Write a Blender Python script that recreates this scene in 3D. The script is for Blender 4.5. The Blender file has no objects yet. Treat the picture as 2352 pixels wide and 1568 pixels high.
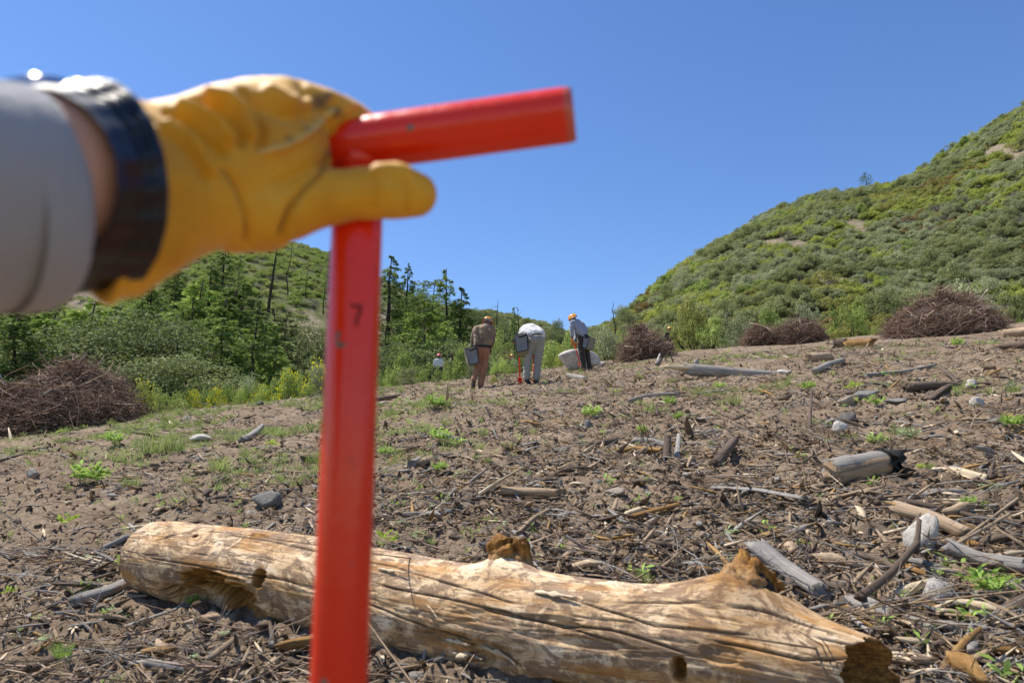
import bpy, bmesh, math, random
import numpy as np
from mathutils import Vector, Matrix, Euler

scene = bpy.context.scene
C = scene.collection

# ------------------------------------------------------------------ camera
CAM_Z = 1.05
PITCH = math.radians(12.0)
cam_data = bpy.data.cameras.new('camera')
cam_data.lens = 24.0
cam_data.sensor_width = 36.0
cam_data.clip_start = 0.02
cam_data.clip_end = 2000.0
cam_data.dof.use_dof = True
cam_data.dof.focus_distance = 14.0
cam_data.dof.aperture_fstop = 5.6
cam = bpy.data.objects.new('camera', cam_data)
C.objects.link(cam)
cam.location = (0, 0, CAM_Z)
cam.rotation_euler = (math.pi / 2 + PITCH, 0, 0)
scene.camera = cam

# ------------------------------------------------------------------ sky and sun
SUN_EL = math.radians(63.0)
SUN_AZ = math.radians(-61.0)          # from +Y (the way the camera looks) towards +X
world = bpy.data.worlds.new('World')
scene.world = world
world.use_nodes = True
wn = world.node_tree.nodes
wl = world.node_tree.links
wn.clear()
sky = wn.new('ShaderNodeTexSky')
sky.sky_type = 'NISHITA'
sky.sun_disc = False
sky.sun_elevation = SUN_EL
sky.sun_rotation = SUN_AZ
sky.altitude = 200.0
sky.air_density = 1.0
sky.dust_density = 0.1
sky.ozone_density = 2.5
bg = wn.new('ShaderNodeBackground')
bg.inputs['Strength'].default_value = 0.12
wo = wn.new('ShaderNodeOutputWorld')
hsv = wn.new('ShaderNodeHueSaturation')
hsv.inputs['Saturation'].default_value = 1.18
hsv.inputs['Hue'].default_value = 0.508
wl.new(sky.outputs[0], hsv.inputs['Color'])
wl.new(hsv.outputs[0], bg.inputs['Color'])
wl.new(bg.outputs[0], wo.inputs['Surface'])

to_sun = Vector((math.cos(SUN_EL) * math.sin(SUN_AZ), math.cos(SUN_EL) * math.cos(SUN_AZ), math.sin(SUN_EL)))
sun_data = bpy.data.lights.new('sun', 'SUN')
sun_data.energy = 5.0
sun_data.angle = math.radians(0.53)
sun_data.color = (1.0, 0.93, 0.82)
sun = bpy.data.objects.new('sun', sun_data)
C.objects.link(sun)
sun.location = (-20, 15, 60)
sun.rotation_euler = (-to_sun).to_track_quat('-Z', 'Y').to_euler()

vs = scene.view_settings
vs.view_transform = 'Standard'
vs.look = 'None'
vs.gamma = 1.0
vs.use_curve_mapping = False
vs.exposure = 0.55

# ------------------------------------------------------------------ picture -> place
# positions were read from the photograph in a 2352 x 1568 grid and turned into points at a real distance
FPX = 24.0 / 36.0 * 2352.0
cp, sp = math.cos(PITCH), math.sin(PITCH)

def ray(px, py):
    u = (px - 1176.0) / FPX
    v = (py - 784.0) / FPX
    return u, cp + v * sp, sp - v * cp

def at(px, py, Y):
    a, b, c = ray(px, py)
    s = Y / b
    return Vector((a * s, Y, CAM_Z + c * s))

def at_depth(px, py, d):
    a, b, c = ray(px, py)
    return Vector((a * d, b * d, CAM_Z + c * d))

def project(V):
    V = np.asarray(V, float)
    x, y, z = V[..., 0], V[..., 1], V[..., 2] - CAM_Z
    d = y * cp + z * sp
    up = -y * sp + z * cp
    return 1176 + FPX * x / d, 784 - FPX * up / d, d

# ------------------------------------------------------------------ noise
_rs = np.random.RandomState(7)
_TAB = _rs.rand(256, 256)
_TAB3 = _rs.rand(64, 64, 64)

def vnoise(x, y):
    x = np.asarray(x, float); y = np.asarray(y, float)
    xi = np.floor(x); yi = np.floor(y)
    fx = x - xi; fy = y - yi
    fx = fx * fx * fx * (fx * (fx * 6 - 15) + 10); fy = fy * fy * fy * (fy * (fy * 6 - 15) + 10)
    xi = xi.astype(int) & 255; yi = yi.astype(int) & 255
    x1 = (xi + 1) & 255; y1 = (yi + 1) & 255
    a = _TAB[xi, yi]; b = _TAB[x1, yi]; c = _TAB[xi, y1]; d = _TAB[x1, y1]
    return (a + (b - a) * fx) * (1 - fy) + (c + (d - c) * fx) * fy

def fbm(x, y, octaves=4, gain=0.5, seed=0.0):
    s = 0.0; a = 1.0; t = 0.0; f = 1.0
    for i in range(octaves):
        s = s + a * vnoise(x * f + seed * 17.3 + i * 31.7, y * f - seed * 9.1 + i * 13.3)
        t += a; a *= gain; f *= 2.03
    return s / t

def vnoise3(P):
    P = np.asarray(P, float)
    I = np.floor(P); F = P - I
    F = F * F * (3 - 2 * F)
    I = I.astype(int) & 63; J = (I + 1) & 63
    x, y, z = F[..., 0], F[..., 1], F[..., 2]
    def g(a, b, c):
        return _TAB3[a, b, c]
    i0, i1, i2 = I[..., 0], I[..., 1], I[..., 2]
    j0, j1, j2 = J[..., 0], J[..., 1], J[..., 2]
    c00 = g(i0, i1, i2) * (1 - x) + g(j0, i1, i2) * x
    c10 = g(i0, j1, i2) * (1 - x) + g(j0, j1, i2) * x
    c01 = g(i0, i1, j2) * (1 - x) + g(j0, i1, j2) * x
    c11 = g(i0, j1, j2) * (1 - x) + g(j0, j1, j2) * x
    return (c00 * (1 - y) + c10 * y) * (1 - z) + (c01 * (1 - y) + c11 * y) * z

def fbm3(P, octaves=3, seed=0.0):
    P = np.asarray(P, float) + seed * 5.77
    s = 0; a = 1.0; t = 0
    for i in range(octaves):
        s = s + a * vnoise3(P); t += a; a *= 0.5; P = P * 2.07 + 3.1
    return s / t

# ------------------------------------------------------------------ mesh helpers
def npmesh(name, V, Fs, mat=None, smooth=False, attrs=None):
    V = np.asarray(V, np.float32)
    if isinstance(Fs, np.ndarray):
        Fs = [Fs]
    Fs = [np.asarray(f, np.int32) for f in Fs if len(f)]
    me = bpy.data.meshes.new(name)
    me.vertices.add(len(V)); me.vertices.foreach_set('co', V.ravel())
    loops = np.concatenate([f.ravel() for f in Fs])
    sizes = np.concatenate([np.full(len(f), f.shape[1], np.int32) for f in Fs])
    starts = np.concatenate([[0], np.cumsum(sizes)[:-1]]).astype(np.int32)
    me.loops.add(len(loops)); me.loops.foreach_set('vertex_index', loops)
    me.polygons.add(len(sizes)); me.polygons.foreach_set('loop_start', starts)
    me.update(calc_edges=True)
    if smooth:
        me.polygons.foreach_set('use_smooth', np.ones(len(sizes), bool))
    if attrs:
        for k, (dom, typ, arr) in attrs.items():
            a = me.attributes.new(k, typ, dom)
            key = {'FLOAT': 'value', 'INT': 'value', 'FLOAT_VECTOR': 'vector', 'FLOAT_COLOR': 'color'}[typ]
            a.data.foreach_set(key, np.asarray(arr, np.int32 if typ == 'INT' else np.float32).ravel())
    if mat is not None:
        for m in (mat if isinstance(mat, (list, tuple)) else [mat]):
            me.materials.append(m)
    return me

def add(name, me, parent=None, loc=None):
    o = bpy.data.objects.new(name, me)
    C.objects.link(o)
    if parent is not None:
        o.parent = parent
    if loc is not None:
        o.location = loc
    return o

def tag(o, label=None, cat=None, group=None, kind=None):
    if label: o['label'] = label
    if cat: o['category'] = cat
    if group: o['group'] = group
    if kind: o['kind'] = kind
    return o

def thing(name, label, cat, loc=(0, 0, 0), group=None, rotz=0.0):
    o = bpy.data.objects.new(name, None)
    o.empty_display_size = 0.1
    C.objects.link(o)
    o.location = loc; o.rotation_euler = (0, 0, rotz)
    return tag(o, label, cat, group)

def part(name, V, Fs, mat, root, smooth=False, attrs=None, kind=None, origin=None):
    """mesh given in place (world coordinates), parented to a thing that is only moved"""
    loc = np.array(origin if origin is not None else root.location, float)
    o = add(name, npmesh(name, np.asarray(V, float) - loc, Fs, mat, smooth, attrs), root)
    if kind: o['kind'] = kind
    return o

def single(name, V, Fs, mat, label, cat, loc, group=None, smooth=False, attrs=None):
    """a thing that is one mesh, given in place"""
    me = npmesh(name, np.asarray(V, float) - np.array(loc, float), Fs, mat, smooth, attrs)
    o = add(name, me, None, loc)
    return tag(o, label, cat, group)

def copy_tree(o, parent=None):
    c = o.copy(); C.objects.link(c)
    if parent is not None: c.parent = parent
    for ch in o.children:
        copy_tree(ch, c)
    return c

class Acc:
    """collects vertices and faces"""
    def __init__(self):
        self.V = []; self.F = {}; self.n = 0; self.A = []
    def put(self, V, *Fs, a=0.0):
        V = np.asarray(V, float).reshape(-1, 3)
        self.V.append(V); self.A.append(np.full(len(V), a) if np.isscalar(a) else np.asarray(a, float))
        for F in Fs:
            F = np.asarray(F, int)
            if len(F):
                self.F.setdefault(F.shape[1], []).append(F + self.n)
        self.n += len(V)
        return self
    def get(self):
        return np.concatenate(self.V), [np.concatenate(f) for f in self.F.values()]
    def att(self):
        return np.concatenate(self.A)

def frames(pts, ref=None):
    pts = np.asarray(pts, float)
    T = np.gradient(pts, axis=0)
    T /= np.linalg.norm(T, axis=1)[:, None] + 1e-12
    r = np.array(ref if ref is not None else ((0, 0, 1) if abs(T[0][2]) < 0.9 else (1, 0, 0)), float)
    N = []; 
    for t in T:
        r = r - t * np.dot(r, t)
        r /= np.linalg.norm(r) + 1e-12
        N.append(r.copy())
    N = np.array(N); B = np.cross(T, N)
    return T, N, B

def grid_faces(n, m, wrap=True):
    i = np.arange(n - 1)[:, None]
    j = np.arange(m if wrap else m - 1)[None, :]
    j2 = (j + 1) % m
    a = i * m + j; b = i * m + j2; c = (i + 1) * m + j2; d = (i + 1) * m + j
    return np.stack([a, b, c, d], -1).reshape(-1, 4)

def tube(pts, radii, seg=10, caps=True, ref=None, squash=1.0):
    pts = np.asarray(pts, float); n = len(pts)
    radii = np.broadcast_to(np.asarray(radii, float), (n,))
    T, N, B = frames(pts, ref)
    th = np.linspace(0, 2 * np.pi, seg, endpoint=False)
    V = pts[:, None, :] + radii[:, None, None] * (np.cos(th)[None, :, None] * N[:, None, :] + squash * np.sin(th)[None, :, None] * B[:, None, :])
    V = V.reshape(-1, 3)
    F = [grid_faces(n, seg)]
    if caps:
        V = np.vstack([V, pts[0], pts[-1]])
        a = np.arange(seg); b = (a + 1) % seg
        F.append(np.concatenate([np.stack([b, a, np.full(seg, n * seg)], 1),
                                 np.stack([(n - 1) * seg + a, (n - 1) * seg + b, np.full(seg, n * seg + 1)], 1)]))
    return V, F

def resample(pts, n):
    pts = np.asarray(pts, float)
    d = np.concatenate([[0], np.cumsum(np.linalg.norm(np.diff(pts, axis=0), axis=1))])
    s = np.linspace(0, d[-1], n)
    # smooth (Catmull-like) by interpolating, then relaxing
    out = np.stack([np.interp(s, d, pts[:, k]) for k in range(3)], 1)
    for _ in range(max(1, n // 8)):
        out[1:-1] = 0.25 * out[:-2] + 0.5 * out[1:-1] + 0.25 * out[2:]
    return out

def sticks(P, D, L, R, bend, seed=0, rings=3):
    """many thin curved sticks as three-sided tapering prisms; P,D (n,3), L,R (n,)"""
    rs = np.random.RandomState(seed)
    n = len(P)
    D = D / (np.linalg.norm(D, axis=1)[:, None] + 1e-9)
    h = rs.randn(n, 3); S = np.cross(D, h); S /= np.linalg.norm(S, axis=1)[:, None] + 1e-9
    B = np.cross(D, S)
    out = []
    for k in range(rings):
        f = k / (rings - 1)
        c = P + D * (L * f)[:, None] + S * (bend * L * (f * (1 - f)) * 4)[:, None]
        r = R * (1 - 0.75 * f)
        for q in range(3):
            a = q * 2 * np.pi / 3
            out.append(c + (S * math.cos(a) + B * math.sin(a)) * r[:, None])
    V = np.stack(out, 1)                     # n, rings*3, 3
    base = (np.arange(n) * rings * 3)[:, None]
    F = []
    for k in range(rings - 1):
        for q in range(3):
            q2 = (q + 1) % 3
            F.append(np.concatenate([base + k * 3 + q, base + k * 3 + q2, base + (k + 1) * 3 + q2, base + (k + 1) * 3 + q], 1))
    F = np.concatenate(F)
    return V.reshape(-1, 3), F

def leaves(P, T, N, L, W, fold=0.15):
    """rhombic leaf blades: P centre, T direction, N normal, L length, W width"""
    T = T / (np.linalg.norm(T, axis=1)[:, None] + 1e-9)
    B = np.cross(N, T); B /= np.linalg.norm(B, axis=1)[:, None] + 1e-9
    N = np.cross(T, B)
    L = np.broadcast_to(L, (len(P),))[:, None]; W = np.broadcast_to(W, (len(P),))[:, None]
    V = np.stack([P - T * L * 0.5, P + B * W * 0.5 + N * L * fold, P + T * L * 0.5, P - B * W * 0.5 + N * L * fold], 1)
    F = np.arange(len(P) * 4).reshape(-1, 4)
    return V.reshape(-1, 3), F

def unit(n, rs):
    d = rs.randn(n, 3)
    return d / np.linalg.norm(d, axis=1)[:, None]

# ------------------------------------------------------------------ node helper
class NT:
    def __init__(self, name):
        self.m = bpy.data.materials.new(name); self.m.use_nodes = True
        self.t = self.m.node_tree; self.t.nodes.clear()
        self.out = self.t.nodes.new('ShaderNodeOutputMaterial')
    def n(self, typ, ins=None, **props):
        nd = self.t.nodes.new(typ)
        for k, v in props.items(): setattr(nd, k, v)
        if ins:
            for k, v in ins.items(): self.set(nd.inputs[k], v)
        return nd
    def set(self, sock, v):
        if hasattr(v, 'is_output'): self.t.links.new(v, sock)
        elif hasattr(v, 'outputs'): self.t.links.new(v.outputs[0], sock)
        else:
            if sock.type == 'RGBA' and len(v) == 3: v = (*v, 1)
            sock.default_value = v
    def noise(self, scale, detail=4, rough=0.55, vec=None, dist=0.0):
        ins = {'Scale': scale, 'Detail': detail, 'Roughness': rough, 'Distortion': dist}
        if vec is not None: ins['Vector'] = vec
        return self.n('ShaderNodeTexNoise', ins).outputs['Fac']
    def voro(self, scale, vec=None, feature='F1', out='Distance', rand=1.0):
        ins = {'Scale': scale, 'Randomness': rand}
        if vec is not None: ins['Vector'] = vec
        return self.n('ShaderNodeTexVoronoi', ins, feature=feature).outputs[out]
    def ramp(self, fac, stops, interp='LINEAR'):
        nd = self.n('ShaderNodeValToRGB'); nd.color_ramp.interpolation = interp
        e = nd.color_ramp.elements
        while len(e) < len(stops): e.new(0.5)
        for el, (p, c) in zip(e, stops):
            el.position = p; el.color = (*c, 1) if not np.isscalar(c) else (c, c, c, 1)
        self.set(nd.inputs[0], fac)
        return nd.outputs[0]
    def mix(self, fac, a, b, blend='MIX'):
        nd = self.n('ShaderNodeMix', data_type='RGBA', blend_type=blend)
        self.set(nd.inputs[0], fac); self.set(nd.inputs[6], a); self.set(nd.inputs[7], b)
        return nd.outputs[2]
    def math(self, op, a, b=0.0, clamp=False):
        nd = self.n('ShaderNodeMath', operation=op, use_clamp=clamp)
        self.set(nd.inputs[0], a); self.set(nd.inputs[1], b)
        return nd.outputs[0]
    def attr(self, name, out='Fac'):
        return self.n('ShaderNodeAttribute', attribute_name=name).outputs[out]
    def coord(self, out='Object'):
        return self.n('ShaderNodeTexCoord').outputs[out]
    def rand(self):
        return self.n('ShaderNodeObjectInfo').outputs['Random']
    def mapping(self, vec, scale=(1, 1, 1), loc=(0, 0, 0)):
        return self.n('ShaderNodeMapping', {'Vector': vec, 'Scale': scale, 'Location': loc}).outputs[0]
    def bump(self, h, strength=0.5, dist=0.01, normal=None):
        ins = {'Height': h, 'Strength': strength, 'Distance': dist}
        if normal is not None: ins['Normal'] = normal
        return self.n('ShaderNodeBump', ins).outputs[0]
    def bsdf(self, color, rough=0.7, normal=None, **kw):
        ins = {'Base Color': color, 'Roughness': rough}
        if normal is not None: ins['Normal'] = normal
        for k, v in kw.items(): ins[k.replace('_', ' ')] = v
        return self.n('ShaderNodeBsdfPrincipled', ins).outputs[0]
    def done(self, shader):
        self.set(self.out.inputs['Surface'], shader)
        return self.m
# ------------------------------------------------------------------ terrain
def skytan(pts):
    r = []
    for (px, py) in pts:
        a, b, c = ray(px, py); r.append((a / b, c / b))
    r.sort()
    return np.array(r)

SKY = skytan([(-500, 700), (0, 600), (300, 560), (450, 548), (560, 545), (640, 552), (700, 566), (760, 586), (850, 632), (900, 660),
              (960, 690), (1060, 716), (1130, 718), (1200, 733), (1250, 748), (1300, 768), (1360, 772), (1400, 758), (1440, 728), (1500, 668),
              (1560, 617), (1650, 560), (1740, 512), (1800, 482), (1870, 461), (1960, 447), (2050, 428), (2100, 406),
              (2180, 357), (2250, 312), (2300, 281), (2352, 250), (2500, 170), (2800, 90)])
RIDGE = np.array([(-2, 105), (-1, 110), (-.36, 125), (0, 150), (.08, 165), (.12, 150), (.17, 118), (.3, 104), (.55, 98), (.85, 92), (2, 90)])
EDGE = np.array([(-2, 12), (-.95, 13.5), (-.75, 15), (-.54, 16.2), (-.28, 19), (-.12, 20), (-.05, 21.5), (.03, 24), (.1, 27), (.2, 29), (.3, 31), (.5, 32), (.75, 32), (1.2, 29), (2, 26)])
DROP = np.array([(-2, 3.2), (-.8, 3.0), (-.3, 2.4), (-.1, 2.0), (0.02, 1.2), (.12, .3), (.2, 0), (2, 0)])

def plane(x, y):
    return 0.21 * y + 0.085 * x

def edge_of(x, y):
    t = x / np.maximum(y, 0.5)
    return np.interp(t, EDGE[:, 0], EDGE[:, 1])

def height(x, y, detail=True):
    x = np.asarray(x, float); y = np.asarray(y, float)
    ys = np.maximum(y, 0.5)
    t = np.clip(x / ys, -2, 2)
    e = np.interp(t, EDGE[:, 0], EDGE[:, 1])
    R = np.interp(t, RIDGE[:, 0], RIDGE[:, 1])
    S = np.interp(t, SKY[:, 0], SKY[:, 1])
    D = np.interp(t, DROP[:, 0], DROP[:, 1])
    ze = plane(t * e, e)
    zr = CAM_Z + S * R
    # far profile: clearing edge, gully, ridge, back slope
    lf = np.clip(D / 1.5, 0, 1)
    y1 = e + 9; z1 = ze + (0.10 * 9) * (1 - lf) - 0.55 * D
    y2 = e + 22; z2r = ze + (zr - ze) * (22 / np.maximum(R - e, 1)) * 0.8
    z2 = z2r * (1 - lf) + (ze - D) * lf
    ye = ys
    za = ze + (z1 - ze) * np.clip((ye - e) / (y1 - e), 0, 1)
    zb = (z2 - z1) * np.clip((ye - y1) / (y2 - y1), 0, 1)
    f = np.clip((ye - y2) / (R - y2), 0, 1)
    zc = (zr - z2) * (f + 0.22 * f * (1 - f))          # a little convex
    zd = -0.28 * np.maximum(ye - R, 0) 
    far = za + zb + zc + zd
    z = np.where(y < e, plane(x, y), far)
    out = np.clip((ys - e) / 18.0, 0, 1) * (y > 0)
    z = z + np.clip((ys - e - 16) / 30.0, 0, 1) * (y > 0) * (3.2 * (fbm(x / 19 + 4, y / 19, 3) - 0.5) * np.clip((R - ye) / 25, 0.15, 1))
    # undulation of the clearing
    z = z + (1 - 0.7 * out) * (0.16 * (fbm(x * .33, y * .33, 2, seed=3) - .5) * np.clip((np.hypot(x, y) - 2) / 6, 0.15, 1)
                               + 0.07 * (fbm(x * 1.1, y * 1.1, 2, seed=5) - .5))
    if detail:
        r = np.hypot(x, y)
        k = (1 - out) * np.clip(14 / np.maximum(r, 1), 0, 1)
        c = fbm(x * 4.3, y * 4.3, 3, seed=9)
        z = z + k * (0.075 * (c - .5) + 0.060 * np.abs(fbm(x * 11, y * 11, 3, seed=2) - .5) * 2 + 0.020 * np.clip(fbm(x * 26, y * 26, 2, seed=8) - .45, 0, 1) * 2)
    return z

def ground_at(px, py, lo=1.2, hi=70.0):
    """the point of the clearing seen at a place in the picture"""
    a, b, c = ray(px, py)
    Y = np.geomspace(lo, hi, 1500)
    s = Y / b
    g = CAM_Z + c * s - height(a * s, Y, False)
    k = np.where(g < 0)[0]
    i = k[0] if len(k) else len(Y) - 1
    s = Y[i] / b
    x, y = a * s, Y[i]
    return Vector((x, y, float(height(x, y))))

def stand(px, Y):
    """a point of the terrain at forward distance Y on the vertical through picture column px"""
    u = (px - 1176.0) / FPX
    z = 3.0
    for _ in range(6):
        d = Y * cp + (z - CAM_Z) * sp
        x = u * d
        z = float(height(x, Y))
    return Vector((x, Y, z))

def rise(px, py, Y, base):
    return at(px, py, Y).z - base.z

def scale_at(p):
    """metres per picture unit at a point"""
    d = p.y * cp + (p.z - CAM_Z) * sp
    return d / FPX

# colour zones: x = green cover, y = bare sandy bank, z = dry reddish litter
def zones(x, y):
    t = x / np.maximum(y, .5)
    e = edge_of(x, y)
    px, py, _ = project(np.stack([x, np.maximum(y, .6), height(x, y, False)], -1))
    n = fbm(x * .9, y * .9, 4, seed=21)
    n2 = fbm(x * .25, y * .25, 3, seed=22)
    g = np.clip((n - .50) * 7, 0, 1) * np.clip((-t - 0.02 + (n2 - .5) * .5) * 5, 0, 1) * np.clip((y - 5.5) / 5, 0, 1) * .85
    g = np.maximum(g, np.clip((n - .64) * 8, 0, 1) * .5 * np.clip((y - 5) / 5, 0, 1))
    g = np.maximum(g, np.clip((y - e - 1 + (n - .5) * 4) / 4, 0, 1))
    b = np.zeros_like(x)
    for (cx, cy, rx, ry) in ((905, 750, 48, 62), (700, 765, 55, 48), (225, 672, 70, 36), (650, 905, 60, 26), (600, 855, 60, 45),
                             (2300, 350, 60, 18), (1960, 520, 40, 14), (1800, 560, 60, 12), (1720, 585, 40, 9), (1900, 640, 30, 12), (1700, 640, 50, 9)):
        d = np.hypot((px - cx) / rx, (py - cy) / ry) + (n - .5) * 1.6
        b = np.maximum(b, np.clip((1.05 - d) * 3, 0, 1))
    b = np.where(y > e + 1, b, b * .5)
    rl = np.clip((fbm(x * 1.7, y * 1.7, 3, seed=31) - .60) * 6, 0, 1)
    return np.stack([g, b, rl, np.ones_like(g)], -1)

def polar_sheet(name, az, rr, detail, mat, offset=0.0):
    A, Rr = np.meshgrid(az, rr, indexing='ij')
    x = np.sin(A) * Rr; y = np.cos(A) * Rr
    z = height(x, y, detail)
    V = np.stack([x, y, z], -1).reshape(-1, 3)
    n, m = len(az), len(rr)
    i = np.arange(n - 1)[:, None]; j = np.arange(m - 1)[None, :]
    a = i * m + j
    F = np.stack([a, a + m, a + m + 1, a + 1], -1).reshape(-1, 4)[:, ::-1]
    me = npmesh(name, V, F, mat, True, {'zone': ('POINT', 'FLOAT_COLOR', zones(x.ravel(), y.ravel()))})
    return tag(add(name, me), kind='structure')

def soil_material(name, hill=False):
    t = NT(name)
    co = t.coord('Object')
    n1 = t.noise(1.3, 6, .6, co); n2 = t.noise(16, 6, .65, co); n3 = t.noise(75, 4, .7, co)
    base = t.ramp(t.math('ADD', t.math('MULTIPLY', n1, .5), t.math('MULTIPLY', n2, .5)),
                  [(.30, (.115, .078, .050)), (.45, (.225, .163, .108)), (.58, (.325, .245, .170)), (.72, (.44, .35, .255))])
    base = t.mix(.55, base, t.ramp(n3, [(.3, (.30, .29, .28)), (.5, (.72, .71, .7)), (.72, (1, 1, 1))]), 'MULTIPLY')
    # shredded bits of wood and grit, too fine to model one by one
    vc = t.n('ShaderNodeTexVoronoi', {'Vector': t.mapping(co, (1, 1.6, 1)), 'Scale': 64.0})
    pick = t.math('GREATER_THAN', t.n('ShaderNodeSeparateColor', {0: vc.outputs['Color']}).outputs[0], .84)
    near = t.math('LESS_THAN', vc.outputs['Distance'], .42)
    chip = t.ramp(t.n('ShaderNodeSeparateColor', {0: vc.outputs['Color']}).outputs[1],
                  [(0, (.10, .075, .06)), (.35, (.30, .22, .15)), (.7, (.36, .29, .21)), (1, (.48, .41, .33))])
    base = t.mix(t.math('MULTIPLY', pick, near), base, chip)
    z = t.n('ShaderNodeSeparateColor', {0: t.attr('zone', 'Color')})
    g, b, r = z.outputs[0], z.outputs[1], z.outputs[2]
    gcol = t.ramp(t.noise(9 if not hill else 1.1, 6, .7, co), [(.3, (.055, .07, .02)), (.5, (.13, .16, .045)), (.7, (.22, .245, .08))])
    base = t.mix(t.math('MULTIPLY', r, .30), base, (.17, .11, .075))
    base = t.mix(t.math('MULTIPLY', g, .55 if not hill else .9), base, gcol)
    sand = t.ramp(t.noise(3.1, 8, .75, co), [(.3, (.20, .155, .105)), (.5, (.38, .30, .21)), (.68, (.52, .44, .33))])
    base = t.mix(b, base, sand)
    h = t.math('ADD', t.math('MULTIPLY', n2, 1.0), t.math('MULTIPLY', n3, .45))
    nrm = t.bump(h, .9, .035 if not hill else .3)
    return t.done(t.bsdf(base, .92, nrm, Specular_IOR_Level=.15))

M = {}
M['soil'] = soil_material('brown_soil')
M['hill'] = soil_material('hill_soil', True)

front = np.radians(np.linspace(-47, 47, 430))
az = np.concatenate([np.radians(np.linspace(-180, -48, 45)), front, np.radians(np.linspace(48, 180, 45))])
rr = np.concatenate([[0.02, .3, .7, 1.1], np.geomspace(1.45, 62, 600)])
polar_sheet('ground', az, rr, True, M['soil'])
hr = np.concatenate([[62.0], np.linspace(63.5, 190, 110), np.geomspace(195, 900, 14)])
polar_sheet('left_hill', np.radians(np.linspace(-75, 5, 210)), hr, True, M['hill'])
polar_sheet('right_hill', np.radians(np.linspace(5, 70, 190)), hr, True, M['hill'])
# ------------------------------------------------------------------ materials
def foliage(name, stops, trans=0.3, rough=0.55, varamt=0.55, gain=1.85, desat=.05):
    """leaf material: colour by a per-leaf value and by plant"""
    t = NT(name)
    stops = [(p, tuple(min(.95, (k * (1 - desat) + (.3 * c[0] + .6 * c[1] + .1 * c[2]) * desat) * gain) for k in (c[0] * 1.06, c[1], c[2] * 1.08))) for p, c in stops]
    v = t.math('ADD', t.math('MULTIPLY', t.attr('var'), varamt), t.math('MULTIPLY', t.rand(), 1 - varamt))
    col = t.ramp(v, stops)
    d = t.bsdf(col, max(rough, .75), None, Specular_IOR_Level=.08)
    tr = t.n('ShaderNodeBsdfTranslucent', {'Color': t.mix(.35, col, (.24, .30, .05), 'MIX')})
    return t.done(t.n('ShaderNodeMixShader', {0: trans, 1: d, 2: tr.outputs[0]}).outputs[0])

def plain(name, c, rough=.7, var=.25, scale=8, bump=0.0, bscale=60, spec=.3, metal=0.0, bdist=.004):
    t = NT(name)
    co = t.coord('Object')
    n = t.noise(scale, 5, .6, co)
    lo = tuple(x * (1 - var) for x in c); hi = tuple(min(1, x * (1 + var)) for x in c)
    col = t.ramp(n, [(.32, lo), (.68, hi)])
    nrm = t.bump(t.noise(bscale, 5, .6, co), bump, bdist) if bump else None
    return t.done(t.bsdf(col, rough, nrm, Specular_IOR_Level=spec, Metallic=metal))

M['leaf_conifer'] = foliage('conifer_needles', [(0, (.024, .042, .013)), (.45, (.080, .125, .033)), (.8, (.155, .22, .052)), (1, (.23, .30, .075))], .28)
M['leaf_bright'] = foliage('bright_needles', [(0, (.045, .076, .016)), (.45, (.12, .185, .036)), (1, (.27, .36, .075))], .3)
M['leaf_oak'] = foliage('oak_leaves', [(0, (.040, .056, .022)), (.5, (.110, .138, .055)), (1, (.22, .25, .105))], .22, .45)
M['leaf_green'] = foliage('green_shrub_leaves', [(0, (.085, .12, .026)), (.5, (.17, .23, .055)), (1, (.29, .35, .095))], .35)
M['leaf_scrub'] = foliage('scrub_oak_leaves', [(0, (.07, .085, .034)), (.5, (.145, .17, .068)), (1, (.24, .265, .12))], .3)
M['leaf_grey'] = foliage('grey_green_leaves', [(0, (.10, .12, .062)), (.5, (.19, .22, .115)), (1, (.30, .33, .19))], .3)
M['leaf_olive'] = foliage('olive_leaves', [(0, (.095, .10, .026)), (.5, (.18, .19, .05)), (1, (.29, .29, .085))], .32)
M['leaf_rust'] = foliage('rusty_leaves', [(0, (.09, .055, .022)), (.5, (.17, .11, .040)), (1, (.24, .18, .07))], .25)
M['leaf_dead'] = foliage('bare_grey_twigs', [(0, (.085, .072, .062)), (.5, (.17, .15, .135)), (1, (.27, .245, .22))], .05)
M['leaf_yellow'] = foliage('yellow_green_leaves', [(0, (.12, .15, .026)), (.5, (.22, .26, .045)), (1, (.34, .37, .08))], .32)
M['leaf_weed'] = foliage('weed_leaves', [(0, (.085, .15, .025)), (.5, (.17, .28, .05)), (1, (.30, .42, .11))], .4)
M['leaf_lime'] = foliage('lime_leaves', [(0, (.11, .17, .012)), (.5, (.21, .31, .025)), (1, (.34, .42, .06))], .38)
M['leaf_pale'] = foliage('pale_weed_leaves', [(0, (.10, .14, .06)), (.5, (.20, .26, .13)), (1, (.33, .40, .24))], .3)
M['grass'] = foliage('grass_blades', [(0, (.075, .105, .03)), (.5, (.155, .205, .06)), (.8, (.25, .29, .11)), (1, (.38, .36, .19))], .3)
M['straw'] = foliage('straw', [(0, (.25, .20, .11)), (.5, (.40, .33, .19)), (1, (.58, .50, .32))], .2)
M['flower'] = foliage('yellow_flowers', [(0, (.55, .38, .01)), (1, (.82, .62, .02))], .3, desat=0)
M['bark'] = plain('grey_brown_bark', (.105, .082, .064), .9, .45, 9, .8, 40, .1, bdist=.02)
M['bark_dark'] = plain('dark_bark', (.050, .040, .033), .9, .4, 9, .8, 40, .1, bdist=.02)
M['twig'] = foliage('brown_twigs', [(0, (.050, .034, .022)), (.4, (.108, .077, .053)), (.75, (.20, .152, .110)), (1, (.35, .29, .22))], 0.0, .8, .9, desat=.0)
M['needle_dry'] = foliage('dry_needles', [(0, (.055, .028, .018)), (.5, (.115, .062, .040)), (1, (.19, .115, .075))], .1, .8, .9, desat=0)
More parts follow.
